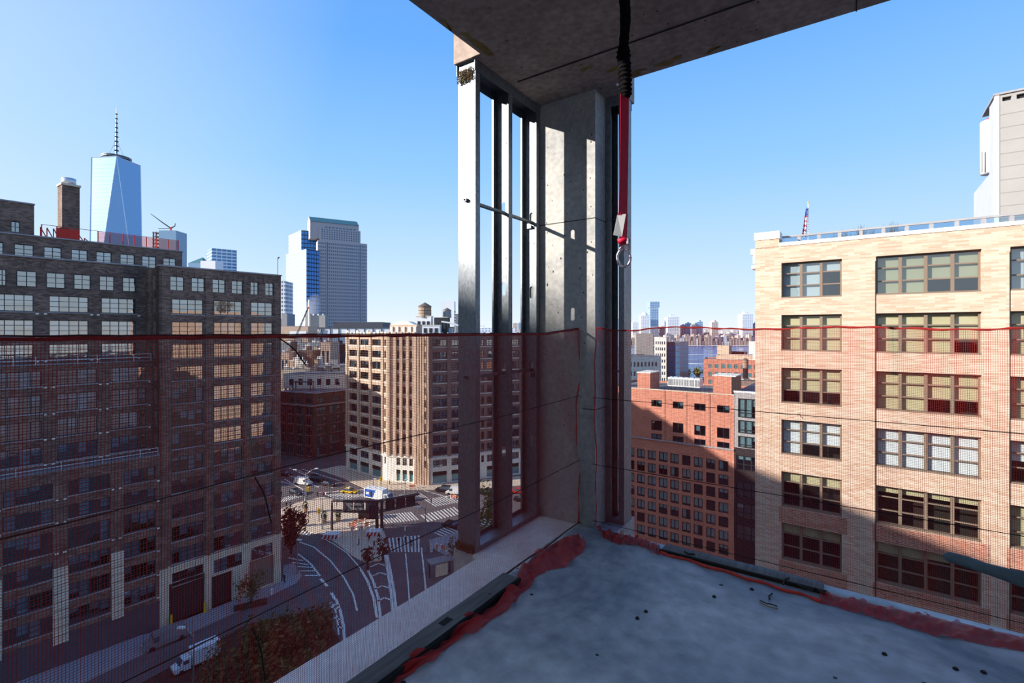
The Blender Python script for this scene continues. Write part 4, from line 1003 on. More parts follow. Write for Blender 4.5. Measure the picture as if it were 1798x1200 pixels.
# rust brown warehouse on the side street
A_, B_, C_ = GP(486, 797), GP(550.5, 806), GP(609, 793)
Fa, Fb = Fac(A_, B_), Fac(B_, C_)
RW = thing('rust_warehouse', 'rust brown brick warehouse in shade on the side street corner', 'building', (B_[0], B_[1], 0))
def zw(y): return CZ - (y - HY) / FPX * G(550.5, 806).y
rrow = [(zw(b_), zw(a_)) for a_, b_ in ((701, 709), (717, 730), (735, 747.5), (752.5, 765), (769.5, 783), (788, 802))]
zr_ = zw(692)
for F, cols in ((Fa, ((493, 500.5), (505.5, 516), (520.5, 531.5), (537, 547))), (Fb, ((556, 573), (579, 597.5), (602, 608)))):
    rc = [(F.U(a), F.U(c), za, zb) for za, zb in rrow for a, c in cols]
    wall(RW, F, 0, F.len, 0, zr_, rc, 'brick_rust', .3)
    for r in rc: window(RW, F, r, 3, (.5,), 'frame_dark', 'glass', .12, .2, rdrops(3, (0, 0, .5, 1)))
    MB().quad((0, 1.2, 0), (F.len, 1.2, 0), (F.len, 1.2, zr_ - .5), (0, 1.2, zr_ - .5)).build('interior', 'dark_room', RW, wloc(F, RW), F.rz)
    fbox(RW, F, 'cornice', 'stone_grey', 0, F.len, -.5, .1, zw(714.5), zw(712)); fbox(RW, F, 'coping', 'stone_grey', 0, F.len, -.2, .3, zr_, zr_ + .2)
    for za, zb in rrow[1:]:
        for a, c in cols: fbox(RW, F, 'sill', 'stone_grey', F.U(a), F.U(c), -.1, .1, za - .25, za - .05)
pts = [(0, 0), (A_[0] - B_[0], A_[1] - B_[1]), (A_[0] - B_[0] + 6, A_[1] - B_[1] + 34), (C_[0] - B_[0] + 8, C_[1] - B_[1] + 30), (C_[0] - B_[0], C_[1] - B_[1])]
MB().prism(pts, zr_ - .4, zr_ - .3).build('roof', 'roof_grey', RW)
# white penthouse on it, with a dark canopy
t_, F, z1 = blk('white_penthouse', 'white stucco penthouse with dark windows on the rust warehouse roof', 497, 607, 657, 196, 1.0, 12, 'stone_white', 6, 1, zr_ - .3, .5, .55, each=True, cols=2)
b = thing('pergola', 'dark roof pergola in front of the white penthouse', 'pergola'); p = P(512, 690, 188); b.location = (p.x, p.y, zr_ - .3)
MB().box(0, 7.5, 0, 3.5, 3.2, 3.5).build('canopy', 'metal_dark', b)
for x, y in ((.2, .2), (7.2, .2), (.2, 3.2), (7.2, 3.2)): MB().box(x - .12, x + .12, y - .12, y + .12, 0, 3.2).build('post', 'metal_dark', b)
for (nm, lb, x0, x1, yt, d, k, dep, wm, nc, nr) in (
    ('cream_block', 'cream block with a lit stair tower behind the white penthouse', 563, 580, 601, 262, 1.0, 14, 'brick_cream', 2, 3),
    ('plum_block', 'dark plum brick block with small windows beside the cream block', 580, 608, 605, 284, 1.01, 14, 'brick_rust', 4, 3),
    ('gabled_block', 'dark shaded block with a gabled end among the low roofs', 524, 548, 616, 270, 1.0, 14, 'brick_brown', 3, 2),
    ('tan_rooftop_block', 'small tan rooftop block beside the loft building edge', 492, 507, 619, 265, 1.0, 12, 'brick_cream', 2, 3),
    ('white_rooftop_block', 'white rooftop block behind the gabled dark block', 546, 562, 618, 285, 1.0, 10, 'stone_white', 2, 2),
    ('low_pale_block', 'low pale block in front of the tan rooftop block', 496, 536, 649, 226, 1.0, 12, 'stone_pale', 5, 2),
    ('stair_tower', 'narrow lit stair tower rising among the low roofs', 544, 551, 645, 215, 1.0, 5, 'brick_cream', 0, 0),
    ('grey_block', 'grey flat block behind the stair tower and plum block', 551, 608, 642, 224, 1.0, 14, 'stone_grey', 7, 2),
    ('blue_glass_block', 'low blue glazed block under the long white shed', 493, 562, 603, 330, 1.0, 20, 'metal_grey', 10, 2),
    ('pink_block', 'tan pink block with a white painted panel behind the roofs', 486, 541, 573, 372, 1.0, 18, 'brick_cream', 0, 0),
    ('plant_building', 'dark blue grey plant building above the long white shed', 585, 672, 566, 470, 1.0, 30, 'slate_band', 8, 2)):
    t_, F, z1 = blk(nm, lb, x0, x1, yt, d, k, dep, wm, nc, nr)
    if nm == 'pink_block': fbox(t_, F, 'white_panel', 'metal_white', F.U(509), F.U(538), -.2, .0, F.Z(520, 594), F.Z(520, 582))
    if nr and d < 300:
        u = F.len * R.uniform(.2, .6); fbox(t_, F, 'bulkhead', wm, u, u + F.len * .25, 3, 6, z1, z1 + 2.2); fbox(t_, F, 'vent', 'metal_white', u - 1.5, u - .6, 2, 3, z1, z1 + 1.1)
rr = random.Random(31)
for k, (x, w, yt, d) in enumerate(((503, 5, 612, 300), (519, 4, 607, 305), (536, 7, 606, 312), (552, 5, 609, 300), (509, 6, 634, 250), (517, 5, 629, 246), (526, 6, 633, 244), (534, 4, 640, 240), (552, 6, 632, 246), (559, 5, 627, 248), (498, 5, 645, 238), (556, 8, 647, 219), (572, 7, 645, 219), (584, 9, 648, 219), (597, 6, 644, 219), (505, 6, 598, 353), (520, 8, 596, 353), (548, 6, 598, 353))):
    a, c = P(x, yt, d), P(x + w, yt, d); w_ = c.x - a.x; t_ = thing('narrow_house', 'small narrow roof hut jumbled among the low roofs beyond the loft building', 'roof house', (a.x, a.y, 0), group='jumbled roof huts')
    MB().box(0, w_, 0, 2.4, 0, a.z).build('walls', rr.choice(('brick_cream', 'stone_white', 'stone_pale', 'stone_grey')), t_); MB().box(-.15, w_ + .15, -.15, 2.55, a.z, a.z + .25).build('roof', rr.choice(('roof_grey', 'roof_dark', 'stone_white')), t_); MB().cone((w_ * .7, 1.2), .25, .22, a.z + .25, a.z + 1.6, 8).build('vent_pipe', 'metal_white', t_)
ws = thing('long_shed', 'long white ribbed shed with dark steel braces across the roofs', 'shed'); F = fac_px(541, 395, 760, 395); ws.location = (F.o.x, F.o.y, 0)
z1 = F.Z(600, 577); fbox(ws, F, 'cladding', 'metal_white', 0, F.len, 0, 25, 0, z1); fbox(ws, F, 'eave', 'slate_band', -.5, F.len + .5, -.5, 25.5, z1, z1 + .8)
for px in range(565, 756, 15): u = F.U(px); fbox(ws, F, 'rib', 'slate_band', u - .3, u + .3, -.4, 0, 0, z1)
for s in (0, 1): MB().tube([(F.U(553 + s * 9), -.5, F.Z(600, 597)), (F.U(562 + s * 6), -.5, F.Z(600, 578))], .35, 4).build('brace', 'slate_band', ws, wloc(F, ws), F.rz)
cu = thing('cooling_tower', 'pale cooling tower unit on the roof under the glass tower', 'roof plant'); p = P(536, 566, 440); cu.location = (p.x, p.y, p.z - 10); cz_ = p.z - 10; cu.location.z = 0
MB().box(0, 18, 0, 8, 0, 16 + cz_).build('housing', 'panel_beige', cu)
for k in range(4): MB().cone((2.5 + k * 4.3, 4), 1.7, 1.5, 16 + cz_, 17.5 + cz_, 12).build('fan_stack', 'metal_grey', cu)
MB().cone((4, -1), .9, .8, 0, 30 + cz_, 12).build('vent_pipe', 'stone_white', cu)
# crawler crane boom
cr_ = thing('crane_boom', 'dark slender crane boom leaning over the low roofs', 'crane'); p = P(516, 600, 300); q = P(541, 541, 300); cr_.location = (p.x, p.y, 0); Z22 = p.z
v = q - p; bq = MB()
off = [Vector((.45, .45, 0)), Vector((-.45, .45, 0)), Vector((-.45, -.45, 0)), Vector((.45, -.45, 0))]
for o_ in off: bq.tube([Vector((0, 0, Z22)) + o_, Vector((0, 0, Z22)) + v + o_ * .4], .12, 4)
for k in range(20):
    a, c = k / 20, (k + 1) / 20; bq.tube([Vector((0, 0, Z22)) + v * a + off[k % 4] * .8, Vector((0, 0, Z22)) + v * c + off[(k + 1) % 4] * .8], .08, 4)
bq.build('boom', 'metal_dark', cr_); MB().box(-1.5, 1.5, -1.5, 1.5, 0, Z22).build('cab', 'metal_dark', cr_)
MB().box(v.x - .4, v.x + .4, -.4, .4, Z22 + v.z - .5, Z22 + v.z + .6).build('boom_tip', 'red_paint', cr_)

# ================================================================== tall grey tower with blue glass flank
TT = thing('grey_tower', 'tall grey stone tower with a blue glass flank and green gabled roof', 'skyscraper')
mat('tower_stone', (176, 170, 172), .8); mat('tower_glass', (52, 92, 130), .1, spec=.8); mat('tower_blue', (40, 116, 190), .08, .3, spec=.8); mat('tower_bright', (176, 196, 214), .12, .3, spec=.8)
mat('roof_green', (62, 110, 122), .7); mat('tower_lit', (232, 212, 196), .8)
F = fac_px(558, 610, 644.5, 640); TT.location = (F.o.x, F.o.y, 0)
def tz(y, px=600): return F.Z(px, y)
zm = tz(427, 625)
cols_n = 24; hs = []
nrow = 34; zA, zB_ = 10, zm - 2; zh = (zB_ - zA) / nrow
for i in range(cols_n):
    for j in range(nrow):
        u = F.len * (i + .5) / cols_n; w_ = F.len / cols_n
        strip = i in (4, 20); hs.append((u - w_ * .3, u + w_ * .3, zA + zh * j + (0.02 if strip else zh * .25), zA + zh * (j + 1) - (.02 if strip else zh * .2)))
wall(TT, F, 0, F.len, 0, zm, hs, 'tower_stone', .6)
MB().quad((0, .5, 0), (F.len, .5, 0), (F.len, .5, zm - 1), (0, .5, zm - 1)).build('glazing', 'tower_glass', TT, wloc(F, TT), F.rz)
shell(TT, F, 0, F.len, 0, zm, 36, 'tower_stone', 'roof_grey', interior=None)
ua, ub = F.U(562), F.U(633); z2 = tz(403, 600)
hs = grid_holes(ub - ua, zm + 1, z2 - 1, 16, 5, .5, .6, .02); hs = [(a + ua, c + ua, p, q) for a, c, p, q in hs]
wall(TT, F, ua, ub, zm, z2, hs, 'tower_stone', .6); MB().quad((ua, .5, zm), (ub, .5, zm), (ub, .5, z2 - 1), (ua, .5, z2 - 1)).build('glazing', 'tower_glass', TT, wloc(F, TT), F.rz)
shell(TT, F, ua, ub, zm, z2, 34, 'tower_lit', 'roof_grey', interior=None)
ua, ub = F.U(545), F.U(631); z3 = tz(392, 590)
fbox(TT, F, 'attic', 'tower_stone', ua, ub, 3, 28, z2 - 14, z3)
for k in range(9): u = F.U(572 + k * 6.2); fbox(TT, F, 'attic_window', 'tower_glass', u, u + 2.4, 2.8, 3.2, z3 - 9, z3 - 5)
b = MB(); zg_ = tz(382, 545)                                          # green gabled roof
b.v = [(ua, 2, z3), (ub, 2, z3), (ub, 29, z3), (ua, 29, z3), (ua, 15.5, z3 + 8), (ub, 15.5, z3 + 8)]; b.f = [(0, 1, 5, 4), (2, 3, 4, 5)]; b.build('gable_roof', 'roof_green', TT, wloc(F, TT), F.rz)
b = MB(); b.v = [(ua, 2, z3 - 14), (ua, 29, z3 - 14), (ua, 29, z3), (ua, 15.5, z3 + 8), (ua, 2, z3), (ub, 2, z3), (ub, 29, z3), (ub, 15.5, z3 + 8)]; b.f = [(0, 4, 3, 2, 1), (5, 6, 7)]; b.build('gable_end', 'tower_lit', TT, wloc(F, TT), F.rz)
# glass flank: bright side facing the sun, blue side facing us
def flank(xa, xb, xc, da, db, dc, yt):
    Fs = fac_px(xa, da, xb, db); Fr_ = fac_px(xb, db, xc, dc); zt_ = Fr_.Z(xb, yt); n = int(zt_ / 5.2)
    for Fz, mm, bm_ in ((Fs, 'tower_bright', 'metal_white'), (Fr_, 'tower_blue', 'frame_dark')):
        fbox(TT, Fz, 'glass_front', mm, 0, Fz.len, 0, .4, 0, zt_)
        b_ = MB()
        for k in range(n): b_.box(0, Fz.len, -.25, 0, zt_ - 5.2 * k - 1.1, zt_ - 5.2 * k)
        for k in range(1, 5): b_.box(Fz.len * k / 5 - .2, Fz.len * k / 5 + .2, -.2, 0, 0, zt_)
        b_.build('spandrel_grid', bm_, TT, wloc(Fz, TT), Fz.rz)['kind'] = 'stuff'
    pa, pb, pc_ = Fs.pt(0), Fs.pt(Fs.len), Fr_.pt(Fr_.len)
    MB().prism([(p.x - TT.location.x, p.y - TT.location.y) for p in (pa, pb, pc_, pc_ + Vector((8, 30, 0)), pa + Vector((14, 18, 0)))], zt_ - .3, zt_ - .1).build('flank_roof', 'roof_grey', TT)
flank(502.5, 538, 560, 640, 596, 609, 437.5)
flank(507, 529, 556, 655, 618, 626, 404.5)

# ================================================================== tall tapering glass skyscraper with a spire
mat('wtc_glass', (132, 176, 216), .3, .12, spec=.6); mat('wtc_edge', (214, 226, 238), .3, .4)
ST = thing('spire_skyscraper', 'tapering blue glass skyscraper with a tall mast', 'skyscraper'); dW = 1066; p = P(204.5, 582, dW); ST.location = (p.x, p.y, 0)
sc_ = dW / FPX; zT = P(204, 284, dW).z; hb, ht_ = 37 * sc_, 33.5 * sc_; fwd = Vector((p.x, p.y)).normalized(); sd = Vector((fwd.y, -fwd.x))
def W2(a, c, z): v_ = sd * a + fwd * c; return (v_.x, v_.y, z)
Bq = [W2(-hb, -hb, 0), W2(hb, -hb, 0), W2(hb, hb, 0), W2(-hb, hb, 0)]; Tq = [W2(0, -ht_, zT), W2(ht_, 0, zT), W2(0, ht_, zT), W2(-ht_, 0, zT)]
b = MB()
for k in range(4): b.tri(Bq[k], Bq[(k + 1) % 4], Tq[k]); b.tri(Bq[(k + 1) % 4], Tq[(k + 1) % 4], Tq[k])
b.quad(*Tq); b.build('glass_body', 'wtc_glass', ST)
b = MB()
for k in range(4): b.tube([Bq[k], Tq[k]], .9, 4); b.tube([Bq[(k + 1) % 4], Tq[k]], .9, 4); b.tube([Tq[k], Tq[(k + 1) % 4]], 1.0, 4)
b.build('edge_trim', 'wtc_edge', ST)
b = MB()
for k in range(30):                                                    # floor lines
    f_ = .35 + .63 * k / 30
    def L_(a, c): return tuple(a[i_] + (c[i_] - a[i_]) * f_ for i_ in range(3))
    for q in (0, 3):
        ring_ = [L_(Bq[q], Tq[q]), L_(Bq[(q + 1) % 4], Tq[q])]
    pts = [L_(Bq[0], Tq[3]), L_(Bq[0], Tq[0]), L_(Bq[1], Tq[0]), L_(Bq[1], Tq[1])]
    b.tube(pts, .22, 3, False)
b.build('floor_lines', 'wtc_edge', ST)['kind'] = 'stuff'
for k, (r_, z_) in enumerate(((22, 4), (24, 7), (24, 10))): MB().cone((0, 0), r_ * sc_ * .9, r_ * sc_ * .9, zT + z_ - 2.2, zT + z_ - .8, 24).build('crown_ring', 'metal_grey' if k else 'metal_dark', ST)
zS = P(204, 190, dW).z
MB().tube([(0, 0, zT), (0, 0, zT + (zS - zT) * .35), (0, 0, zT + (zS - zT) * .7), (0, 0, zS)], [2.2, 1.8, 1.4, .4], 8).build('mast', 'metal_grey', ST)
for k in range(9): z_ = zT + (zS - zT) * (.2 + .085 * k); MB().cone((0, 0), 4.2 - .25 * k, 4.2 - .25 * k, z_, z_ + 1.6, 10).build('mast_ring', 'metal_dark', ST)
for s in (-1, 1): MB().tube([W2(s * 14, 0, zT + 10), (0, 0, zT + 48)], .25, 3).build('stay', 'metal_dark', ST)
# tower under construction with a crane
t_, F, z1 = blk('unfinished_tower', 'small blue glass tower under construction with bare floors on one side', 279, 309, 405, 900, 1.0, 30, 'far_glass_lit', 0, 0)
for k in range(7): fbox(t_, F, 'bare_floor', 'stone_grey', F.U(267), 0, 0, 20, z1 - 4 - k * 6.5, z1 - 3 - k * 6.5)
for px in (268, 273): u = F.U(px); fbox(t_, F, 'bare_column', 'metal_dark', u, u + 1.5, 0, 2, 0, z1 - 2)
ck = thing('tower_crane', 'red and grey luffing crane on the unfinished tower', 'crane'); p = P(300, 404, 908); ck.location = (p.x, p.y, z1 - .5); s9 = 895 / FPX
MB().box(-1, 1, -1, 1, 0, 8 * s9).build('mast', 'red_paint', ck)
MB().tube([(0, 0, 6 * s9), (-16 * s9, 0, 17 * s9), (-36 * s9, 0, 32 * s9)], [1.1, .9, .4], 4).build('jib', 'metal_dark', ck); MB().tube([(0, 0, 6 * s9), (7 * s9, 0, 10 * s9), (8 * s9, 0, 15 * s9)], [1.2, 1, .6], 4).build('counter_jib', 'metal_dark', ck)
MB().tube([(-22 * s9, 0, 5.5 * s9), (0, 0, 5.5 * s9)], .6, 4).build('boom', 'metal_dark', ck)
gridmat('blue_bands', (216, 224, 232), (84, 136, 178), 7, 5.2, .85, .6, .4, .1)
blk('banded_tower', 'low blue and white banded glass tower behind the loft wing', 372, 416, 438, 760, 1.03, 40, 'blue_bands')
blk('white_slab', 'white blank slab in front of the banded glass tower', 352, 378, 458, 720, 1.0, 20, 'metal_white')
pt_ = thing('pyramid_roof_tower', 'low tower with a teal pyramid roof behind the loft wing', 'skyscraper'); p = P(352, 466, 800); pt_.location = (p.x, p.y, 0); r_ = 13 / FPX * 800; zt_ = P(352, 464, 800).z
MB().box(-r_, r_, -r_, r_, 0, zt_).build('walls', 'far_glass_lit', pt_); b = MB(); b.v = [(-r_, -r_, zt_), (r_, -r_, zt_), (r_, r_, zt_), (-r_, r_, zt_), (r_ * .3, 0, zt_ + 11)]; b.f = [(0, 1, 4), (1, 2, 4), (2, 3, 4), (3, 0, 4)]; b.build('pyramid_roof', 'roof_green', pt_)
gridmat('thin_bands', (206, 210, 216), (96, 110, 128), 3.2, 4.6, .6, .55)
blk('slender_block', 'slender grey striped block between the loft wing and the grey tower', 494, 501, 494, 560, 1.0, 20, 'thin_bands')
blk('slender_block', 'low grey block beneath the slender striped block', 494, 504, 551, 540, 1.0, 20, 'stone_grey')

# ================================================================== river, far shore
mat('water', (26, 104, 166), .22, var=.25, vs=.02, spec=.5, stretch=(1, 4, 1), bump=.3); mat('land_far', (150, 142, 138), .9)
b = MB(); w0, w1 = 486, 1530
b.quad((-150, w0, .3), (1600, w0, .3), (3200, w1, .3), (-150, w1, .3)); tag(b.build('river', 'water'), 'blue river between the near roofs and the far skyline', 'river', kind='structure')
b = MB().quad((1190 / 1798 * 0 + P(1195, 638, 700).x, 0, .5), (0, 0, .5), (0, 0, .5), (0, 0, .5)); b.v = []; b.f = []
a, c = G(1195, 637.5, .31), G(1238, 639.0, .31); a2, c2 = G(1195, 638.6, .31), G(1238, 640, .31); b.quad(a2, c2, c, a)
a, c = G(1150, 622, .31), G(1262, 623, .31); a2, c2 = G(1150, 622.6, .31), G(1262, 623.5, .31); b.quad(a2, c2, c, a)
tag(b.build('boat_wake', 'white_paint'), 'white boat wake line on the river', 'wake', kind='stuff')
MB().quad((-3500, w1, 1.5), (5000, w1, 1.5), (9000, 5000, 1.5), (-9000, 5000, 1.5)).build('far_shore_ground', 'land_far')['kind'] = 'structure'
gridmat('nj_white', (226, 226, 226), (150, 164, 180), 6, 5, .5, .5); gridmat('nj_blue', (150, 172, 194), (96, 130, 166), 8, 6, .7, .6)  # distance haze put into the pale colours of the far buildings
gridmat('nj_tan', (196, 178, 164), (140, 136, 140), 7, 5, .5, .5); gridmat('nj_plum', (138, 128, 140), (92, 98, 120), 8, 6, .5, .5)
NJ = ((1111, 1121, 566, 'nj_white', 'low white stepped'), (1126, 1140.5, 549, 'nj_white', 'white domed'), (1141, 1157, 530, 'nj_blue', 'pale blue glass'), (1158, 1172, 576, 'nj_tan', 'squat tan'),
      (1173, 1192.5, 557, 'nj_white', 'broad white'), (1197, 1205, 571, 'nj_plum', 'narrow plum'), (1205.5, 1214, 568, 'nj_blue', 'short blue'), (1215, 1223, 570, 'nj_plum', 'short plum'),
      (1224, 1234, 562, 'nj_blue', 'dark blue rounded'), (1236, 1249, 584, 'nj_tan', 'low tan'), (1250, 1261, 562, 'nj_tan', 'pink tan rounded'), (1265, 1283, 586, 'nj_tan', 'low brick'), (1284, 1302, 584, 'nj_white', 'low white'),
      (1304, 1322, 552, 'nj_white', 'tall white'), (1323, 1332, 568, 'nj_plum', 'plum'), (1078, 1088, 560, 'nj_blue', 'blue seen between the narrow studs'), (1096, 1110, 575, 'nj_tan', 'tan waterside'), (901, 909, 568, 'nj_tan', 'tan seen beside the column'), (910, 917, 567, 'nj_blue', 'blue seen beside the column'))
for k, (x0, x1, yt, mm, wd) in enumerate(NJ):
    d = 1620 + (k * 37) % 120
    t_ = thing('far_tower', wd + ' tower on the far river shore', 'skyscraper'); a, c = P(x0, 582, d), P(x1, 582, d); t_.location = (a.x, a.y, 1.5); w_ = c.x - a.x; h_ = P(x0, yt, d).z - 1.5
    if 'rounded' in wd or 'domed' in wd:
        MB().box(0, w_, 0, w_, 0, h_ - w_ * .35).build('shaft', mm, t_); MB().cone((w_ / 2, w_ / 2), w_ * .48, w_ * .2, h_ - w_ * .35, h_, 14).build('crown', mm, t_)
    elif x0 == 1141:
        MB().box(0, w_, 0, w_, 0, h_ * .42).build('shaft', 'nj_white', t_); MB().box(w_ * .05, w_ * .95, 0, w_, h_ * .42, h_ * .84).build('middle_block', mm, t_); MB().box(0, w_ * 1.05, -2, w_, h_ * .86, h_).build('crown', mm, t_)
    else:
        MB().box(0, w_, 0, w_, 0, h_).build('shaft', mm, t_); MB().box(w_ * .3, w_ * .7, w_ * .3, w_ * .7, h_, h_ + w_ * .25).build('crown', 'nj_white', t_)
rr = random.Random(9); lows = []
for k in range(46):
    px = 1100 + k * 4.9; lows.append((px, rr.uniform(3.2, 4.6), rr.uniform(588, 600), 1570))
for k in range(22): lows.append((870 + k * 4.0, rr.uniform(2.6, 3.7), rr.uniform(574, 590), 1575))
for (px, w, yt, d) in lows:
    a, c = P(px, yt, d), P(px + w, yt, d); t_ = MB().box(0, c.x - a.x, 0, 25, 0, a.z - 1.5).box((c.x - a.x) * .2, (c.x - a.x) * .6, 4, 10, a.z - 1.5, a.z + 2).build('waterfront_block', rr.choice(('nj_tan', 'nj_white', 'nj_plum', 'nj_tan')), None, (a.x, a.y, 1.5))
    tag(t_, 'small low block in the row along the far river shore', 'building', 'low blocks on the far shore')
for (x0, x1, yt, d, mm) in ((640, 676, 577, 900, 'nj_plum'), (672, 699, 574.5, 940, 'nj_blue'), (486, 500, 560, 800, 'nj_tan'), (700, 745, 578, 1000, 'nj_tan'), (835, 905, 576, 900, 'nj_white')):
    a, c = P(x0, yt, d), P(x1, yt, d); t_ = MB().box(0, c.x - a.x, 0, 40, 0, a.z).box(5, 15, 5, 15, a.z, a.z + 4).build('distant_block', mm, None, (a.x, a.y, 0))
    tag(t_, 'hazy low block on the horizon behind the cream corner building', 'building', 'distant blocks behind the corner building')

# ================================================================== red brick housing block
FD = fac_vp(1060, 98 * (1137 + 300) / 1360, 1289, -300)
RB = thing('red_brick_block', 'red brick apartment block with rows of small square windows', 'building', (FD.o.x, FD.o.y, 0)); ud = FD.len
zR, zL = FD.Z(1200, 688.5), FD.Z(1200, 779)                        # roof and the terrace ledge
up = []
for ys, (o0, o1) in (((702, 713.7), (0, 0)), ((738, 755), (0, 0)), ((761, 774.5), (0, 0))):
    za, zb = FD.Z(1143.7, ys[1] - (0 if ys[0] < 730 else 0)), FD.Z(1143.7, ys[0])
    for a, c in ((1111 - 24, 1111 - 7), (1143.7, 1162), (1181, 1200), (1219, 1239), (1259, 1281)): up.append((FD.U(a), FD.U(c), za, zb))
lw = []
cols = [(1083, 1094), (1100, 1113.7), (1118.7, 1132), (1137.5, 1151.7), (1156.7, 1171.7), (1177, 1191.7), (1197.5, 1212.5), (1218, 1233.7), (1240, 1255.7), (1261.7, 1278.7)]
for k in range(7):
    zb, za = FD.Z(1137.5, 790.5 + 22.45 * k), FD.Z(1137.5, 807 + 22.45 * k)
    for a, c in cols: lw.append((FD.U(a), FD.U(c), za, zb))
wall(RB, FD, 0, ud, zL, zR, up, 'brick_red', .25); wall(RB, FD, 0, ud, -6, zL, lw, 'brick_red', .3)
for r in up: window(RB, FD, r, 2, (), 'frame_black', 'glass', .12, .12, rdrops(2, (0, 0, 0, .6)))
mat('blind_cool', (222, 238, 240), .8)
for r in lw: window(RB, FD, r, 2, (.15,), 'frame_black', 'glass_mid', .11, .10, R.choice(((1, 1), (1, 1), (1, 1), (.85, .85), (1, 0), (0, 0), (.4, .4))), 'blind_cool')
shell(RB, FD, 0, ud, -6, zR - .4, 18, 'brick_red', 'roof_grey', .4)
fbox(RB, FD, 'ledge', 'stone_grey', 0, ud, -.25, .1, zL - .12, zL + .12); fbox(RB, FD, 'coping', 'stone_pale', 0, ud, -.1, .3, zR, zR + .14)
for x in (1168, 1206, 1247): u = FD.U(x); fbox(RB, FD, 'wall_joint', 'brick_rust', u - .05, u + .05, -.02, .01, zL, zR)
for (x0, x1, yt, dp, door) in ((1111, 1134, 657, 5.5, False), (1246, 1286, 663, 5.5, True)):
    u0, u1 = FD.U(x0), FD.U(x1); t_ = thing('brick_bulkhead', 'red brick roof bulkhead with a dark door' if door else 'plain red brick roof bulkhead left of the roof fans', 'roof house'); p = FD.pt(u0, zR - .4, -2.5); t_.location = tuple(p)
    h_ = FD.Z((x0 + x1) / 2, yt) - zR + .4
    MB().box(0, u1 - u0, 0, dp, 0, h_).build('walls', 'brick_red', t_, (0, 0, 0), FD.rz); MB().box(-.1, u1 - u0 + .1, -.1, dp + .1, h_, h_ + .18).build('coping', 'stone_white', t_, (0, 0, 0), FD.rz)
    if door: MB().box(3.3, 4.9, -.05, .05, .3, 3.6).build('door', 'frame_black', t_, (0, 0, 0), FD.rz)
for k in range(6):
    u = FD.U(1158) + k * (FD.U(1216) - FD.U(1158)) / 6; p = FD.pt(u, zR - .4, -5)
    t_ = thing('roof_fan', 'silver caged roof fan unit in a row on the red brick block', 'roof plant', tuple(p), group='roof fans on the red brick block')
    MB().box(0, 1.05, 0, 2.2, .8, 2.6).build('housing', 'metal_white', t_, (0, 0, 0), FD.rz); MB().box(.1, .5, -.06, 0, 1.0, 2.3).box(.62, .98, -.06, 0, 1.0, 2.3).build('grille', 'metal_grey', t_, (0, 0, 0), FD.rz)
    for x in (.05, .95): MB().box(x - .05, x + .05, .1, .2, 0, 2.8).build('leg', 'metal_dark', t_, (0, 0, 0), FD.rz)
# grey infill building between red brick and tan brick
FI = fac_vp(1289.4, 98 * 1437 / 1589.4, 1345, -300)
IB = thing('grey_infill_building', 'slim building with grey upper frame and black glass lower floors', 'building', (FI.o.x, FI.o.y, 0))
zi = FI.Z(1300, 690); zk = FI.Z(1300, 787)
ws_ = [(FI.U(1296), FI.U(1332), FI.Z(1300, b_), FI.Z(1300, a_)) for a_, b_ in ((700, 733.5), (738, 761), (766, 786))]
wall(IB, FI, 0, FI.len, zk, zi, ws_, 'stone_grey', .3)
for q in ws_: window(IB, FI, q, 3, (.25,), 'frame_black', 'glass', .14, .15, (1, 1, .4), 'blind_cool')
mat('infill_black', (44, 38, 42), .5)
ws2 = [(FI.U(1293), FI.U(1332), FI.Z(1300, y0 + 26), FI.Z(1300, y0)) for y0 in (800, 846, 884, 922)]
wall(IB, FI, 0, FI.len, -6, zk, ws2, 'infill_black', .2)
for q in ws2: window(IB, FI, q, 3, (.4,), 'frame_black', 'glass', .14, .12, rdrops(3, (0, 0, .3)), 'blind_cool')
shell(IB, FI, 0, FI.len, -6, zi, 20, 'stone_grey', 'slate_band'); fbox(IB, FI, 'coping', 'metal_white', -.1, FI.len, -.1, .4, zi, zi + .3)
# low rise between there and the river
_, _, zo = blk('orange_block', 'orange brick block with pale green window bands near the river', 1236, 1340, 632, 300, .955, 25, 'brick_red', 8, 4, 0, .6, .5, each=True, gm='teal_glass', wz0=8)
blk('tan_upper_block', 'tan set-back upper storey on the orange brick block', 1258, 1325, 624, 308, .965, 12, 'brick_cream', z0=zo - .5)
blk('tan_roof_tower', 'tall plain tan roof tower near the river', 1259, 1280, 607, 330, .985, 6, 'brick_cream')
blk('brown_roof_block', 'dark brown roof block beside the tan roof tower', 1282, 1309, 618, 332, .985, 8, 'brick_rust')
blk('blank_grey_block', 'blank pale grey block rising over the near roofs by the river', 1117, 1147, 586, 330, .995, 12, 'panel_beige')
blk('white_terrace_block', 'white terraced block with stepped balconies beside the dark glass block', 1149, 1170, 592, 352, .99, 12, 'stone_white', 5, 8, 0, .6, .5, wz0=5)
blk('dark_glass_block', 'dark blue glass block with pale floor lines by the river', 1170.5, 1194, 601, 335, .985, 22, 'far_glass', 1, 9, 0, .98, .8, gm='tower_glass')
blk('white_loft_block', 'long white block with grouped windows behind the red bulkhead', 1060, 1161, 626, 245, 1.03, 18, 'stone_white', 14, 5, 0, .5, .5, each=True, sm='slate_band', wz0=8)
blk('gable_house', 'small red brick gable house behind the roof fans', 1214, 1236, 669, 190, 1.0, 8, 'brick_red', 2, 1)
t9, F9, z9 = blk('tank_block', 'low tan block with roof clutter behind the infill building', 1294, 1340, 668, 152, 1.0, 9, 'brick_cream', 4, 2); tank(1309, 642, 657, 663, 9, 155, 'small brown water tank with a cone roof behind the infill building', 'wood_tank', z9 - .5)

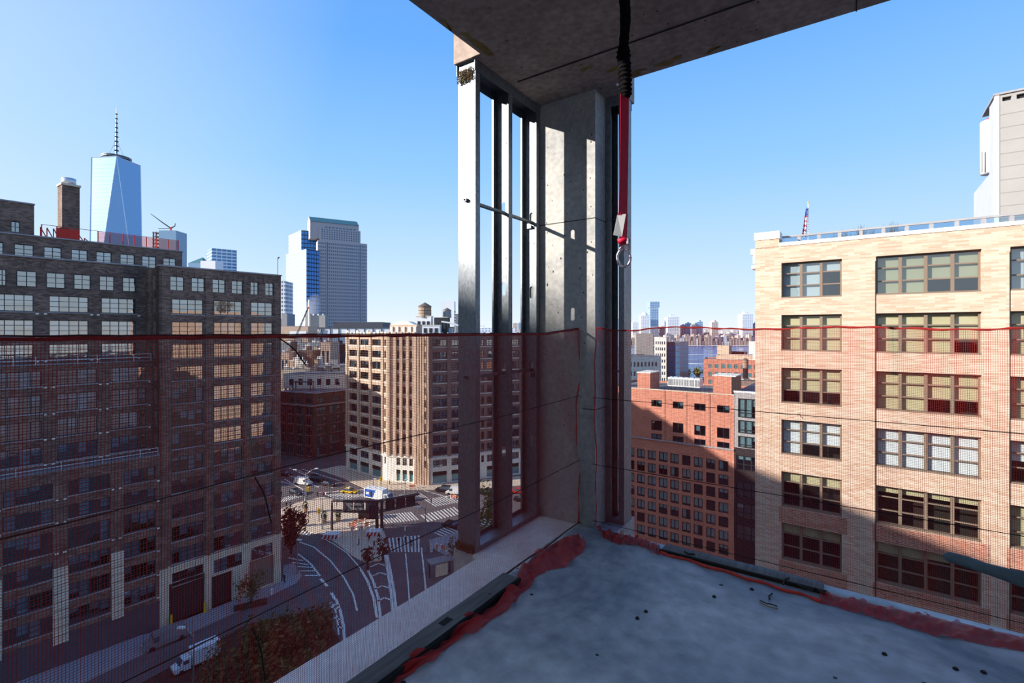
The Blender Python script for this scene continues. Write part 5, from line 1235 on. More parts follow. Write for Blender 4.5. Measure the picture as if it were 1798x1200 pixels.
# ================================================================== ground
mat('asphalt', (98, 90, 92), .85, var=.14, vs=.25); mat('paving', (206, 186, 164), .85, var=.08, vs=.5); mat('sidewalk', (150, 146, 150), .85, var=.08, vs=.4)
mat('marking', (228, 224, 216), .7, var=.05, vs=1); mat('soil', (64, 48, 40), .95, var=.3, vs=.8)
b = MB().quad((-2500, -600, 0), (2500, -600, 0), (4000, 1540, 0), (-4000, 1540, 0)); ROAD = tag(b.build('road', 'asphalt'), 'dark asphalt roadway below the tower', 'road', kind='structure')
def poly(name, pxs, material, z, kind='structure', label=None, h=None):
    b = MB(); pts = [G(*p) for p in pxs]
    b.prism([(p.x, p.y) for p in pts], 0.0 if h is None else h, z)
    return tag(b.build(name, material), label, None, None, kind)
poly('plaza', [(480, 900), (520, 884), (562, 874), (640, 880), (664, 892), (668, 918), (680, 950), (672, 985), (640, 990), (618, 977), (590, 955), (566, 940), (540, 935), (490, 928)], 'paving', .14, label='sunlit tan paved plaza island')
poly('plaza', [(690, 838), (745, 853), (860, 842), (960, 832), (960, 850), (860, 858), (760, 861), (690, 861), (640, 858), (600, 840), (560, 826), (600, 818)], 'paving', .13, label='tan sidewalk in front of the cream corner building')
poly('sidewalk', [(281, 1108), (496, 1022), (498, 995), (516, 990), (530, 1012), (520, 1025), (442, 1064), (300, 1128), (180, 1184), (60, 1245), (-60, 1320), (-200, 1300), (0, 1200), (170, 1140)], 'sidewalk', .14, label='grey sidewalk along the loft building')
poly('sidewalk', [(752, 950), (805, 935), (850, 950), (850, 1000), (800, 985), (760, 965)], 'sidewalk', .14, label='grey corner sidewalk below the end stud')
poly('park_bed', [(180, 1240), (430, 1100), (560, 1070), (600, 1130), (620, 1300), (100, 1400)], 'soil', .12, label='dark planted park bed below the slab')
MARK = link('lane_marking', None, ROAD)
def mk(b, name='lane_line'):
    o = b.build(name, 'marking', ROAD); o['kind'] = 'stuff'; return o
bpy.data.objects.remove(MARK)
def line(pxs, w=.28, dash=None):
    b = MB(); pts = [G(*p, .04) for p in pxs]; out = []
    for p, q in zip(pts, pts[1:]):
        n = max(1, int((q - p).length / 1.2)); out += [p.lerp(q, k / n) for k in range(n)]
    out.append(pts[-1])
    for k, (p, q) in enumerate(zip(out, out[1:])):
        if dash and k % dash >= dash / 2: continue
        d = (q - p).normalized(); s = Vector((-d.y, d.x, 0)) * w / 2; b.quad(p - s, q - s, q + s, p + s)
    mk(b)
def zebra(p1, p2, p3, p4, n, fill=.5):
    """n stripes between edge p1-p2 and edge p4-p3."""
    b = MB(); a, c, d, e = (G(*p, .04) for p in (p1, p2, p3, p4))
    for k in range(n):
        t0, t1 = k / n, (k + fill) / n; b.quad(a.lerp(c, t0), a.lerp(c, t1), e.lerp(d, t1), e.lerp(d, t0))
    mk(b, 'crosswalk')
line([(522, 951), (551, 961), (580, 985), (604, 1015), (620, 1044), (627, 1073)], .3); line([(565, 945), (585, 955), (610, 972), (634, 1000)], .25)
line([(522, 972), (545, 990), (562, 1012)], .35)
for a, c in (((506, 980), (532, 985)), ((512, 988), (541, 992)), ((520, 995), (549, 997)), ((526, 1003), (558, 1003)), ((535, 1011), (560, 1011))): line([a, c], .35)
line([(563, 1017), (575, 1030), (585, 1047), (592, 1060)], .5, 4)
line([(590, 1053), (598, 1075), (603, 1100), (605, 1124)], .45); line([(580, 1058), (588, 1068), (592, 1086), (595, 1115)], .25)
for y in (1060, 1066, 1085, 1100): line([(579 + (y - 1060) * .3, y), (595 + (y - 1060) * .2, y + 4)], .3)
line([(633, 1000), (645, 1020), (656, 1050), (662, 1085)], .45); line([(646, 1002), (655, 1020), (664, 1050), (668, 1085)], .45)
line([(676, 975), (682, 1010), (687, 1045), (690, 1080)], .45); line([(680, 975), (687, 1010), (692, 1040), (696, 1075)], .45)
for y in (990, 1006, 1029, 1050): line([(650 + (y - 990) * .22, y + 6), (664 + (y - 990) * .18, y), (679 + (y - 990) * .12, y + 4)], .35)
line([(712, 972), (715, 1005), (719, 1055)], .25); line([(740, 962), (744, 1000), (748, 1040)], .3); line([(711, 925), (711, 945)], .22, 4)
zebra((675, 946), (740, 940), (740, 970), (680, 970), 10, .45); zebra((663, 917), (731, 903), (718, 896), (668, 899), 15, .5) if 0 else None
def zebra_slant(x0, y0, x1, y1, dx, dy, n, fill=.5): zebra((x0, y0), (x1, y1), (x1 + dx, y1 + dy), (x0 + dx, y0 + dy), n, fill)
zebra_slant(664, 906, 724, 899, 14, 14, 12); zebra_slant(738, 905, 800, 890, 14, 12, 11, .45); zebra_slant(762, 936, 790, 920, 32, 14, 6, .4); zebra_slant(800, 926, 860, 908, 22, 10, 9, .45)
zebra_slant(572, 869, 650, 861, 20, 9, 16); zebra_slant(700, 869, 740, 866, 14, 9, 10, .4); zebra_slant(745, 878, 800, 868, 20, 12, 12, .45); zebra_slant(490, 884, 532, 872, 10, -10, 8, .5); zebra_slant(516, 936, 545, 942, 10, -10, 6, .5)
for a, c in (((492, 829), (560, 856)), ((500, 842), (532, 860)), ((508, 822), (585, 857)), ((530, 824), (600, 846)), ((480, 842), (515, 852)), ((745, 862), (802, 878)), ((592, 862), (612, 868))): line([a, c], .35)
line([(561, 866), (640, 860)], .5)

# ================================================================== street furniture, traffic, people
def car(px, py, rz, paint, label, kind='sedan', group=None):
    p = G(px, py, .02); L, W, H = {'sedan': (4.6, 1.8, 1.42), 'suv': (4.9, 1.95, 1.8), 'van': (5.4, 2.0, 2.1)}[kind]
    t_ = thing('car' if kind != 'van' else 'van', label, 'car' if kind != 'van' else 'van', tuple(p), rz, group); h = H * (.56 if kind != 'van' else .5)
    b = MB(); prof = [(-L / 2, .35), (L / 2, .35), (L / 2, h * .82), (L / 2 - 1.0, h), (-L / 2 + .3, h), (-L / 2, h * .85)]
    n = len(prof); b.v = [(x, -W / 2, z) for x, z in prof] + [(x, W / 2, z) for x, z in prof]; b.f = [tuple(range(n)), tuple(reversed(range(n, 2 * n)))] + [(k, n + k, n + (k + 1) % n, (k + 1) % n) for k in range(n)]
    b.build('body', paint, t_)
    x0, x1, s = {'sedan': (-L / 2 + .5, L / 2 - 1.15, .55), 'suv': (-L / 2 + .15, L / 2 - 1.25, .3), 'van': (-L / 2 + .05, L / 2 - .9, .25)}[kind]
    def cabin(e, za, zb):
        q = MB(); w = W / 2 - .08 + e; w2 = W / 2 - .22 + e
        q.v = [(x0 - e, -w, za), (x1 + e, -w, za), (x1 + e, w, za), (x0 - e, w, za), (x0 + s - e, -w2, zb), (x1 - s * 1.5 + e, -w2, zb), (x1 - s * 1.5 + e, w2, zb), (x0 + s - e, w2, zb)]
        q.f = [(4, 5, 6, 7), (0, 1, 5, 4), (1, 2, 6, 5), (2, 3, 7, 6), (3, 0, 4, 7)]; return q
    cabin(0, h, H - .06).build('windows', 'far_glass' if kind != 'van' else paint, t_); MB().box(x0 + s, x1 - s * 1.5, -W / 2 + .22, W / 2 - .22, H - .07, H).build('roof', paint, t_)
    if kind == 'van': MB().box(x1 - .9, x1 - .2, -W / 2 + .05, W / 2 - .05, h, H - .35).build('windshield', 'far_glass', t_)
    for x in (-L / 2 + .85, L / 2 - .9):
        for y in (-W / 2 + .1, W / 2 - .1):
            w = MB(); w.tube([(0, -.11, 0), (0, .11, 0)], .34, 12); w.build('wheel', 'black_paint', t_, (x, y, .34))
    for y in (-W / 2 + .3, W / 2 - .3): MB().box(L / 2 - .03, L / 2 + .02, y - .2, y + .2, .6, .75).build('headlight', 'metal_white', t_)
    return t_
car(614, 866, -.25, 'yellow_paint', 'yellow taxi on the crosswalk before the cream corner building'); tx = [o for o in COL.objects if o.get('label', '').startswith('yellow taxi')][0]
MB().box(-.3, .1, -.45, .45, 1.42, 1.68).build('roof_sign', 'metal_white', tx)
car(780, 864, 2.9, 'black_paint', 'black SUV driving past the cream corner building', 'suv'); car(800, 868, 3.0, 'white_paint', 'white van behind the black SUV', 'van'); car(793, 926, -.5, 'black_paint', 'black sedan turning at the striped crossing beside the end stud')
car(532, 851, -.35, 'white_paint', 'white van waiting in the shaded side street', 'van'); car(556, 845, -.35, 'black_paint', 'black SUV beside the white van in the side street', 'suv'); car(577, 853, -.45, 'black_paint', 'black sedan leaving the shaded side street'); car(520, 868, -.6, 'black_paint', 'dark car behind the tall lamp post')
car(857, 868, 3.0, 'black_paint', 'black car seen between the first two studs'); car(908, 866, 3.0, 'red_paint', 'red car seen beside the third stud'); car(918, 880, 3.0, 'black_paint', 'black SUV seen beside the third stud', 'suv'); car(500, 835, -.35, 'black_paint', 'dark car at the mouth of the side street')
def truck(px, py, rz, label, ad, L=6.2, group=None):
    p = G(px, py, .02); t_ = thing('box_truck', label, 'truck', tuple(p), rz)
    MB().box(-L + 1.6, 1.6, -1.2, 1.2, .9, 3.5).build('cargo_box', 'metal_white', t_); MB().box(-L + 1.6, 4.2, -.9, .9, .5, .9).build('chassis', 'metal_dark', t_)
    b = MB(); pr = [(1.75, .6), (4.4, .6), (4.5, 1.35), (3.6, 1.6), (3.0, 2.5), (1.75, 2.6)]; n = len(pr); b.v = [(x, -1.05, z) for x, z in pr] + [(x, 1.05, z) for x, z in pr]
    b.f = [tuple(range(n)), tuple(reversed(range(n, 2 * n)))] + [(k, n + k, n + (k + 1) % n, (k + 1) % n) for k in range(n)]; cb_ = b.build('cab', 'metal_white', t_)
    MB().quad((3.62, -.9, 1.66), (3.62, .9, 1.66), (3.06, .9, 2.45), (3.06, -.9, 2.45)).build('windshield', 'far_glass', cb_, (.03, 0, .02))
    for y in (-1.07, 1.055): MB().box(2.1, 3.0, y, y + .015, 1.65, 2.35).build('side_window', 'far_glass', cb_)
    for x in (-L + 3, 3.3):
        for y in (-1.0, 1.0): MB().tube([(0, -.15, 0), (0, .15, 0)], .45, 12).build('wheel', 'black_paint', t_, (x, y, .45))
    if ad:
        a = MB().box(-L + 1.8, 1.5, -1.23, -1.2, 1.1, 3.4).build('advert_panel', 'white_paint', t_)
        q = MB(); q.quad((-L + 1.9, -1.24, 1.2), (-1.6, -1.24, 1.2), (-.6, -1.24, 3.3), (-L + 1.9, -1.24, 3.3)); q.build('advert_blue', 'blue_paint', a)
        q = MB(); q.box(-L + 2.3, -2.9, -1.25, -1.241, 1.9, 2.5).cone((0, 0), 0, 0, 0, 0, 3); q = MB().box(-L + 2.3, -2.9, -1.25, -1.241, 1.9, 2.5); q.build('advert_shape', 'white_paint', a); MB().box(-2.4, -1.7, -1.25, -1.241, 1.4, 2.9).build('advert_shape', 'black_paint', a)
    return t_
truck(668, 881, -.42, 'white box truck with a blue advert on its side near the sign gantry', True)
truck(352, 1166, .853 + math.pi, 'white box truck parked beside the dark park bed', False, 4.6).scale = (.74, .74, .74); car(290, 1130, .853 + math.pi, 'metal_grey', 'silver van parked along the loft building sidewalk', 'van')
# overhead sign gantry
gt = thing('sign_gantry', 'grey overhead sign gantry spanning the plaza, seen from behind', 'sign gantry')
g0, g1, g2 = G(583, 932), G(662, 934), G(735, 918); gt.location = tuple(g1)
def rel(p): return Vector(p) - g1
def hz(px, py, g): return CZ - (py - HY) / FPX * g.y
for g, yt, w in ((g0, 883, .28), (g1, 880, .4), (g1 + Vector((1.0, .3, 0)), 880, .4)): MB().cone((rel(g).x, rel(g).y), w, w * .8, 0, hz(0, yt, g), 10).build('post', 'metal_dark', gt)
zt_ = hz(0, 881, g1)
for (ga, gb) in ((g0, g1), (g1, g2 + Vector((0, 0, 0)))):
    a, c = rel(ga), rel(gb); d = (c - a).normalized(); s = Vector((-d.y, d.x, 0)) * .5
    for (o_, dz_) in ((s, 0), (-s, 0), (s, -2.4), (-s, -2.4)): MB().tube([a + o_ + Vector((0, 0, zt_ + dz_)), c + o_ + Vector((0, 0, zt_ + dz_ - (.0)))], .16, 6).build('beam', 'metal_dark', gt)
    Ln = (c - a).length; n = int(Ln / 2)
    for k in range(n): q = a + d * (k + .5) * Ln / n; MB().tube([q + s + Vector((0, 0, zt_)), q - s + Vector((0, 0, zt_ - 2.4))], .08, 4).build('brace', 'metal_dark', gt)
    deck = MB(); deck.quad(a + s * .9 + Vector((0, 0, zt_ + .2)), c + s * .9 + Vector((0, 0, zt_ + .2)), c + s * .1 + Vector((0, 0, zt_ + .2)), a + s * .1 + Vector((0, 0, zt_ + .2))); solid(deck.build('catwalk', 'metal_grey', gt), .15)
    for k in range(3):
        q0, q1 = a + d * Ln * (.22 + .25 * k), a + d * Ln * (.44 + .25 * k); b = MB(); m_s = s * 1.6
        b.quad(q0 + m_s + Vector((0, 0, zt_ - 2.8)), q1 + m_s + Vector((0, 0, zt_ - 2.8)), q1 + m_s + Vector((0, 0, zt_ + .1)), q0 + m_s + Vector((0, 0, zt_ + .1))); solid(b.build('sign_panel', 'metal_grey' if ga is g0 else 'metal_dark', gt), .12)
b = MB().box(-1.6, .3, -.3, .3, 3.2, 6.2); b.build('control_cabinet', 'metal_dark', gt, (0, -.7, 0))
def barrel(px, py, label, n=3):
    p = G(px, py, .14); t_ = thing('crash_cushion', label, 'crash cushion', tuple(p)); MB().box(-1.6, 1.6, -1, 1, 0, 1.1).build('body', 'metal_white', t_)
    for k in range(4): MB().quad((-1.5 + k * .8, -1.02, .1), (-1.1 + k * .8, -1.02, .1), (-.8 + k * .8, -1.02, 1.0), (-1.2 + k * .8, -1.02, 1.0)).build('stripe', 'red_paint', t_)
barrel(583, 945, 'red and white striped crash cushion at the gantry post'); barrel(657, 940, 'white crash cushion at the central gantry post')
# lamps and poles
def lamp(px, yb, yt, arms, label, r=.13):
    g = G(px, yb, .03 if px in (711, 655) else .1); h = hz(0, yt, g); t_ = thing('street_lamp', label, 'street lamp', tuple(g)); MB().cone((0, 0), r * 1.3, r * .7, 0, h, 8).build('pole', 'metal_grey', t_); MB().cone((0, 0), r * 2.2, r * 1.4, 0, .9, 8).build('base', 'metal_grey', t_)
    for dx, dz_ in arms:
        MB().tube([(0, 0, h - .6), (dx * .5, 0, h + dz_ * .6), (dx, 0, h + dz_)], [.08, .07, .06], 6).build('arm', 'metal_grey', t_); MB().box(dx - .45, dx + .45, -.18, .18, h + dz_ - .12, h + dz_ + .1).build('lamp_head', 'metal_white', t_)
    return t_
lamp(537, 879, 831, ((-2.9, .8), (2.9, 1.1)), 'tall lamp post with two arms at the plaza corner', .2); lamp(915, 843, 797, ((1.2, .5),), 'pale curved street lamp seen beside the third stud'); lamp(522, 1008, 950, ((.4, .1),), 'thin pole on the sidewalk corner of the loft building', .1)
lamp(340, 1210, 1112, ((-1.6, .6),), 'street lamp beside the silver van', .1); lamp(566, 930, 876, ((.3, .1),), 'slim signal pole on the plaza', .1); lamp(711, 872, 843, ((.4, .1),), 'short sign pole before the entrance bay', .1); lamp(747, 970, 893, ((-1.5, .2),), 'signal pole at the corner sidewalk', .12); lamp(655, 866, 842, ((.6, .1),), 'pole beside the box truck', .1)
def signal(px, py, d, label):
    p = P(px, py, d); t_ = thing('traffic_signal', label, 'traffic signal', (p.x, p.y, p.z)); MB().box(-.3, .3, -.25, .25, 0, 1.2).build('housing', 'yellow_paint', t_)
    for k in range(3): MB().cone((0, 0), .12, .12, -.06, .06, 8).build('lens', 'black_paint', t_, (0, -.27, .25 + .35 * k))
    MB().tube([(0, 0, 0), (0, 0, -p.z)], .07, 5).build('pole', 'metal_dark', t_)
signal(669, 845, 146, 'yellow traffic signal near the entrance bay'); signal(541, 863, 138, 'yellow traffic signal by the two-armed lamp post'); signal(560, 902, 118, 'yellow traffic signal over the plaza paving')
# planters
mat('leaf_dark', (44, 62, 36), .8, var=.3, vs=3); mat('pot_tan', (182, 150, 120), .8)
for px, py in ((528, 924), (569, 918), (594, 915), (536, 900)):
    g = G(px, py, .14); t_ = thing('planter', 'tan plaza planter with a clipped dark shrub', 'planter', tuple(g), group='plaza planters'); MB().cone((0, 0), .5, .65, 0, 1.0, 10).build('pot', 'pot_tan', t_)
    b = MB(); rr = random.Random(px)
    for k in range(90): v_ = Vector((rr.gauss(0, 1), rr.gauss(0, 1), rr.gauss(0, 1))).normalized(); c_ = Vector((v_.x * .6, v_.y * .6, 1.7 + v_.z * .95)); a_ = v_.orthogonal().normalized() * .28; b.tri(c_ - a_, c_ + a_, c_ + v_.cross(a_) + v_ * .1)
    b.build('shrub', 'leaf_dark', t_)['kind'] = 'stuff'
kp = G(640, 910, .14); t_ = thing('kiosk', 'dark news kiosk on the plaza', 'kiosk', tuple(kp)); MB().box(-1.3, 1.3, -.8, .8, 0, 1.9).build('box', 'frame_black', t_); MB().box(-1.4, 1.4, -.9, .9, 1.9, 2.05).build('lid', 'wood_tank', t_)
for k, (px, py) in enumerate(((618, 926), (626, 921), (635, 919), (644, 926), (622, 932), (634, 933), (757, 967), (768, 966), (779, 967), (796, 876), (805, 878), (724, 858))):
    g = G(px, py, .14); near = px > 745; t_ = thing('barricade', 'orange and white street barricade ' + ('on the corner sidewalk' if 745 < px < 790 else 'in the traffic near the white van' if px > 790 else 'beside the entrance bay' if px > 700 else 'around the plaza works'), 'barricade', tuple(g), .3 * k, group='orange barricades')
    for x in (-.8, .8): MB().box(x - .06, x + .06, -.25, .25, 0, 1.0).build('leg', 'metal_white', t_)
    for z in (.35, .75): MB().box(-.95, .95, -.05, .05, z, z + .22).build('board', 'orange_paint', t_)
# people
def person_mesh(name, top, legs, skin, hair):
    me = bpy.data.meshes.new(name)
    V = [(0, 0, .95), (0, 0, 1.15), (0, 0, 1.38), (0, 0, 1.50), (0, .02, 1.66), (-.10, 0, .90), (-.12, .10, .50), (-.12, -.02, .08), (-.12, .14, .05), (.10, 0, .90), (.12, -.08, .50), (.12, -.26, .12), (.12, -.14, .05),
         (-.20, 0, 1.40), (-.26, -.08, 1.14), (-.24, .06, .92), (.20, 0, 1.40), (.26, .08, 1.14), (.24, -.05, .92)]
    E = [(0, 1), (1, 2), (2, 3), (3, 4), (0, 5), (5, 6), (6, 7), (7, 8), (0, 9), (9, 10), (10, 11), (11, 12), (2, 13), (13, 14), (14, 15), (2, 16), (16, 17), (17, 18)]
    me.from_pydata(V, E, []); o = bpy.data.objects.new(name, me); COL.objects.link(o)
    sk = o.modifiers.new('skin', 'SKIN'); sv = me.skin_vertices[0].data
    rad = [.16, .14, .17, .065, .115, .10, .075, .05, .045, .10, .075, .05, .045, .075, .055, .04, .075, .055, .04]
    for k, r_ in enumerate(rad): sv[k].radius = (r_, r_ * (.72 if k in (0, 1, 2) else 1)); sv[k].use_root = (k == 0)
    sb_ = o.modifiers.new('smooth', 'SUBSURF'); sb_.levels = sb_.render_levels = 1
    dg = bpy.context.evaluated_depsgraph_get(); m2 = bpy.data.meshes.new_from_object(o.evaluated_get(dg)); bpy.data.objects.remove(o)
    for mm in (legs, top, skin, hair): m2.materials.append(MATS[mm])
    for f in m2.polygons:
        z = f.center.z; f.use_smooth = True
        f.material_index = 0 if z < .95 and abs(f.center.x) < .2 else 1 if z < 1.46 else 3 if (z > 1.70 or (z > 1.58 and f.center.y < -.03)) else 2
    return m2
mat('skin', (196, 150, 122)); mat('hair_dark', (40, 30, 26)); mat('cloth_black', (34, 34, 40)); mat('cloth_blue', (52, 66, 100)); mat('cloth_white', (214, 212, 208)); mat('cloth_red', (176, 40, 44))
PM = [person_mesh('person_a', 'cloth_black', 'cloth_blue', 'skin', 'hair_dark'), person_mesh('person_b', 'cloth_black', 'cloth_black', 'skin', 'hair_dark'), person_mesh('person_c', 'cloth_white', 'cloth_blue', 'skin', 'hair_dark'), person_mesh('person_d', 'cloth_red', 'cloth_black', 'skin', 'hair_dark')]
for k, (px, py, i, lb) in enumerate(((630, 958, 1, 'walking across the shaded plaza'), (657, 962, 1, 'walking on the shaded plaza near the crossing'), (666, 950, 0, 'standing by the white crash cushion'), (648, 952, 1, 'standing under the central gantry post'), (557, 874, 1, 'waiting at the far plaza crossing'),
                                      (568, 874, 3, 'crossing in red at the far zebra'), (572, 875, 2, 'crossing beside the one in red'), (757, 885, 0, 'alone on the wide far crossing'), (733, 867, 2, 'at the curb of the far crossing'), (684, 852, 1, 'beside the entrance bay'), (499, 1024, 1, 'on the loft building sidewalk'),
                                      (648, 912, 3, 'in red behind the news kiosk'), (503, 892, 1, 'at the plaza edge by the dark tree'), (700, 957, 1, 'on the lower zebra crossing'), (712, 955, 0, 'on the lower zebra crossing in blue trousers'), (722, 960, 1, 'at the right end of the lower zebra crossing'), (494, 872, 1, 'near the loft building corner'))):
    wear = ('black top and blue trousers', 'dark clothes', 'white top and blue trousers', 'red top and dark trousers')[i]
    o = link('person', PM[i], None, tuple(G(px, py, .02 if k in (7, 8, 13, 14, 15, 16) else .14)), R.uniform(0, 6.28)); tag(o, 'person in ' + wear + ' ' + lb.replace(' in red', '').replace(' in blue trousers', ' next to another walker').replace('the one', 'a person in red') if 'beside the one' not in lb else 'person in white top crossing the far zebra', 'person', 'people in the street')
# litter bin and hydrant
g = G(477, 1044, .14); t_ = thing('fire_hydrant', 'pale hydrant on the loft building sidewalk', 'hydrant', tuple(g)); MB().cone((0, 0), .22, .18, 0, .8, 10).build('barrel', 'metal_white', t_); MB().cone((0, 0), .24, .05, .8, 1.05, 10).build('bonnet', 'metal_white', t_)
for x0 in (299, 358): 
    q = FW.pt(FW.U(x0), 0, .5); t_ = thing('bollard', 'yellow bollard at the garage door of the loft building', 'bollard', tuple(q), group='garage bollards'); MB().cone((0, 0), .18, .18, 0, 1.6, 8).build('post', 'yellow_paint', t_); MB().cone((0, 0), .3, .3, 0, .25, 8).build('foot', 'yellow_paint', t_)
# trees
mat('bark', (74, 58, 48), .9, var=.3, vs=4); mat('leaf_rust', (96, 52, 44), .8, var=.35, vs=2); mat('leaf_olive', (96, 84, 44), .8, var=.35, vs=1.2, col2=None); mat('leaf_brown', (84, 76, 48), .85, var=.4, vs=.8); mat('leaf_green', (92, 104, 52), .8, var=.35, vs=1)
def tree(px, py, H, rx, rzz, leaf, label, n=1500, size=.35, trunk=True, group=None, z=0.1, seed=0):
    g = G(px, py, z); t_ = thing('tree', label, 'tree', tuple(g), group=group); rr = random.Random(seed + int(px)); b = MB().tube([(0, 0, 0), (.1, 0, H * .35), (0, .1, H * .8)], [.22, .16, .06], 7)
    for k in range(9):
        a = k * .7; z0_ = H * (.3 + .05 * k); b.tube([(0, 0, z0_), (math.cos(a) * rx * .5, math.sin(a) * rx * .5, z0_ + rzz * .4), (math.cos(a) * rx * .85, math.sin(a) * rx * .85, z0_ + rzz * .7)], [.09, .06, .02], 5, False)
    b.build('trunk', 'bark', t_); f = MB(); clumps = [Vector((rr.gauss(0, .45) * rx, rr.gauss(0, .45) * rx, H - rzz + rr.uniform(-.75, .75) * rzz)) for _ in range(26)]
    for k in range(n):
        c = clumps[k % 26] + Vector((rr.gauss(0, .22) * rx, rr.gauss(0, .22) * rx, rr.gauss(0, .2) * rzz)); a = Vector((rr.gauss(0, 1), rr.gauss(0, 1), rr.gauss(0, 1))).normalized(); q = a.orthogonal().normalized(); w = a.cross(q); s = size * rr.uniform(.5, 1.2)
        f.quad(c - q * s, c + w * s * .5, c + q * s, c - w * s * .5)
    f.build('foliage', leaf, t_)['kind'] = 'stuff'; return t_
tree(511, 972, 9.5, 2.3, 4.0, 'leaf_rust', 'dark rusty leaved tree at the corner of the loft building', 1600, .4); tree(441, 1062, 5.2, 1.9, 1.9, 'leaf_olive', 'small olive street tree in a planter box before the garage doors', 500, .28)
g = G(440, 1064, .14); tag(MB().box(-2.4, 2.4, -.7, .7, 0, .35).build('tree_box', 'soil', None, tuple(g), .55), 'low brown planter box under the small olive tree', 'planter')
for k, (px, py, H, rx) in enumerate(((452, 1198, 7.2, 3.4), (522, 1172, 7.2, 3.4), (400, 1262, 6.5, 3.2), (488, 1262, 7, 3.6), (556, 1228, 6.2, 3.0), (556, 1128, 4.6, 1.9), (445, 1330, 6, 3.4))):
    tree(px, py, H, rx, 3.0, 'leaf_brown' if k % 3 else 'leaf_olive', 'brown leaved tree in the dark park bed below the slab' if k % 3 else 'olive leaved tree in the dark park bed below the slab', 2600, .34, group='park trees', seed=k)
tree(864, 935, 11, 3.0, 4.8, 'leaf_green', 'yellow green tree seen between the first two studs', 1500, .4); tree(645, 1000, 4.2, 1.3, 1.4, 'leaf_rust', 'small rusty shrub tree on the plaza tip', 300, .3); tree(672, 985, 4.4, 1.2, 1.6, 'leaf_rust', 'small dark tree beside the lower crossing', 300, .3)
tree(800, 1000, 6.5, 1.8, 2.4, 'leaf_olive', 'sparse olive tree on the corner sidewalk by the end stud', 260, .28); tree(850, 960, 5, 1.6, 1.8, 'leaf_green', 'low green shrub tree near the first stud gap', 500, .3)
for k, px in enumerate((1188, 1206, 1224)): tree(px, 668, 13, 3.6, 5, 'leaf_green', 'yellow green riverside tree beyond the roof fans', 300, 1.2, group='riverside trees', z=0.0)
# street level panel structure with a poster near the end stud
g = G(772, 1010, .1); t_ = thing('street_shelter', 'grey street shelter with a pale poster panel near the end stud', 'shelter', tuple(g), .5); MB().box(-2.2, 2.2, -1.2, 1.2, 2.7, 2.9).build('roof', 'metal_grey', t_)
for x in (-2, 2): MB().box(x - .1, x + .1, -.1, .1, 0, 2.7).build('post', 'metal_dark', t_)
MB().box(-1.2, 1.2, -1.1, -1.0, .3, 2.5).build('poster_panel', 'stone_pale', t_)
# unseen neighbour added with its stepped roof heights set to shade our floor
NB = thing('unseen_shade_tower', 'unseen tall brick block added so its roof line shades our floor', 'building', (-64, -62, 0)); zN = 68.6
Fn = Fac((-64, -62), (-64, 0)); hs = grid_holes(Fn.len, 3, zN - 2, 20, 16, .55, .55)
wall(NB, Fn, 0, Fn.len, 0, zN, hs, 'brick_brown', .3); MB().quad((0, .3, 0), (Fn.len, .3, 0), (Fn.len, .3, zN - 1), (0, .3, zN - 1)).build('glazing', 'far_glass', NB, wloc(Fn, NB), Fn.rz)
shell(NB, Fn, 0, Fn.len, 0, zN, 14, 'brick_brown', 'roof_dark', interior=None)
Fn2 = Fac((-64, 0), (-64, 24)); zN2 = 64.4; hs = grid_holes(Fn2.len, 3, zN2 - 2, 6, 15, .55, .55)
wall(NB, Fn2, 0, Fn2.len, 0, zN2, hs, 'brick_brown', .3); MB().quad((0, .3, 0), (Fn2.len, .3, 0), (Fn2.len, .3, zN2 - 1), (0, .3, zN2 - 1)).build('glazing', 'far_glass', NB, wloc(Fn2, NB), Fn2.rz)
shell(NB, Fn2, 0, Fn2.len, 0, zN2, 14, 'brick_brown', 'roof_dark', interior=None)
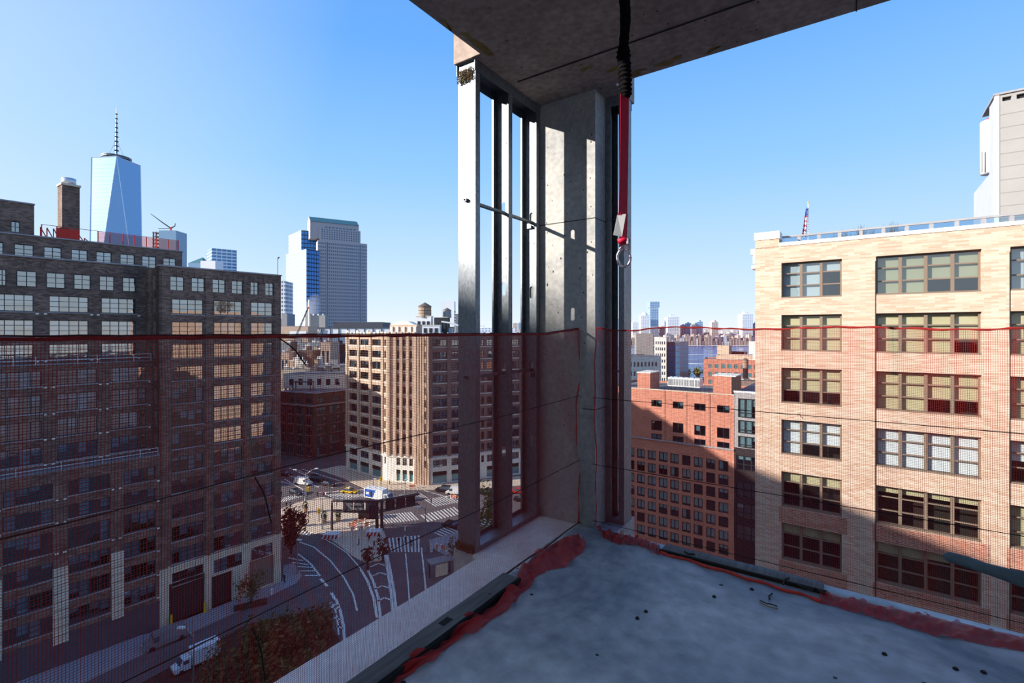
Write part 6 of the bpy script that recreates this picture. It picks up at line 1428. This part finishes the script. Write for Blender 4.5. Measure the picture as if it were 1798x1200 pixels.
SB = thing('hidden_shade_block', 'unseen brown brick block added behind the loft building to shade the side street', 'building', (-89, 141, 0))  # hidden block added as shadow caster over the warehouse and side street
Fs2 = Fac((-89, 141), (-87, 172)); hs = grid_holes(Fs2.len, 2, 41, 14, 10, .55, .55)
wall(SB, Fs2, 0, Fs2.len, 0, 43, hs, 'brick_brown', .3); MB().quad((0, .3, 0), (Fs2.len, .3, 0), (Fs2.len, .3, 42), (0, .3, 42)).build('glazing', 'far_glass', SB, wloc(Fs2, SB), Fs2.rz)
shell(SB, Fs2, 0, Fs2.len, 0, 43, 26, 'brick_brown', 'roof_dark', interior=None)
Fs3 = Fac((-106, 173), (-104, 214)); wall(SB, Fs3, 0, Fs3.len, 0, 43, grid_holes(Fs3.len, 2, 41, 12, 10), 'brick_brown', .3); shell(SB, Fs3, 0, Fs3.len, 0, 43, 26, 'brick_brown', 'roof_dark', interior='far_glass', inset=.35)
# steam over the cooling tower
m = bpy.data.materials.new('steam'); m.use_nodes = True; MATS['steam'] = m; t = m.node_tree; t.nodes.clear()
vs_ = N(t, 'ShaderNodeVolumeScatter'); vs_.inputs['Density'].default_value = .05; vs_.inputs['Color'].default_value = (1, 1, 1, 1); o_ = N(t, 'ShaderNodeOutputMaterial'); t.links.new(vs_.outputs[0], o_.inputs['Volume'])
nz = N(t, 'ShaderNodeTexNoise'); nz.inputs['Scale'].default_value = .16; nz.inputs['Detail'].default_value = 3; t.links.new(coords(t), nz.inputs['Vector']); mr_ = N(t, 'ShaderNodeMapRange'); mr_.inputs[1].default_value = .42; mr_.inputs[2].default_value = .7; mr_.inputs[4].default_value = .16; t.links.new(nz.outputs['Fac'], mr_.inputs[0]); t.links.new(mr_.outputs[0], vs_.inputs['Density'])
bm = bmesh.new(); bmesh.ops.create_icosphere(bm, subdivisions=3, radius=1); me = bpy.data.meshes.new('steam'); bm.to_mesh(me); bm.free(); me.materials.append(m)
p = P(549, 541, 470); o = link('steam_plume', me, None, tuple(p)); o.scale = (8, 6, 14); o.rotation_euler = (0, .25, 0); tag(o, 'white steam plume rising beside the grey tower', 'steam', kind='stuff')
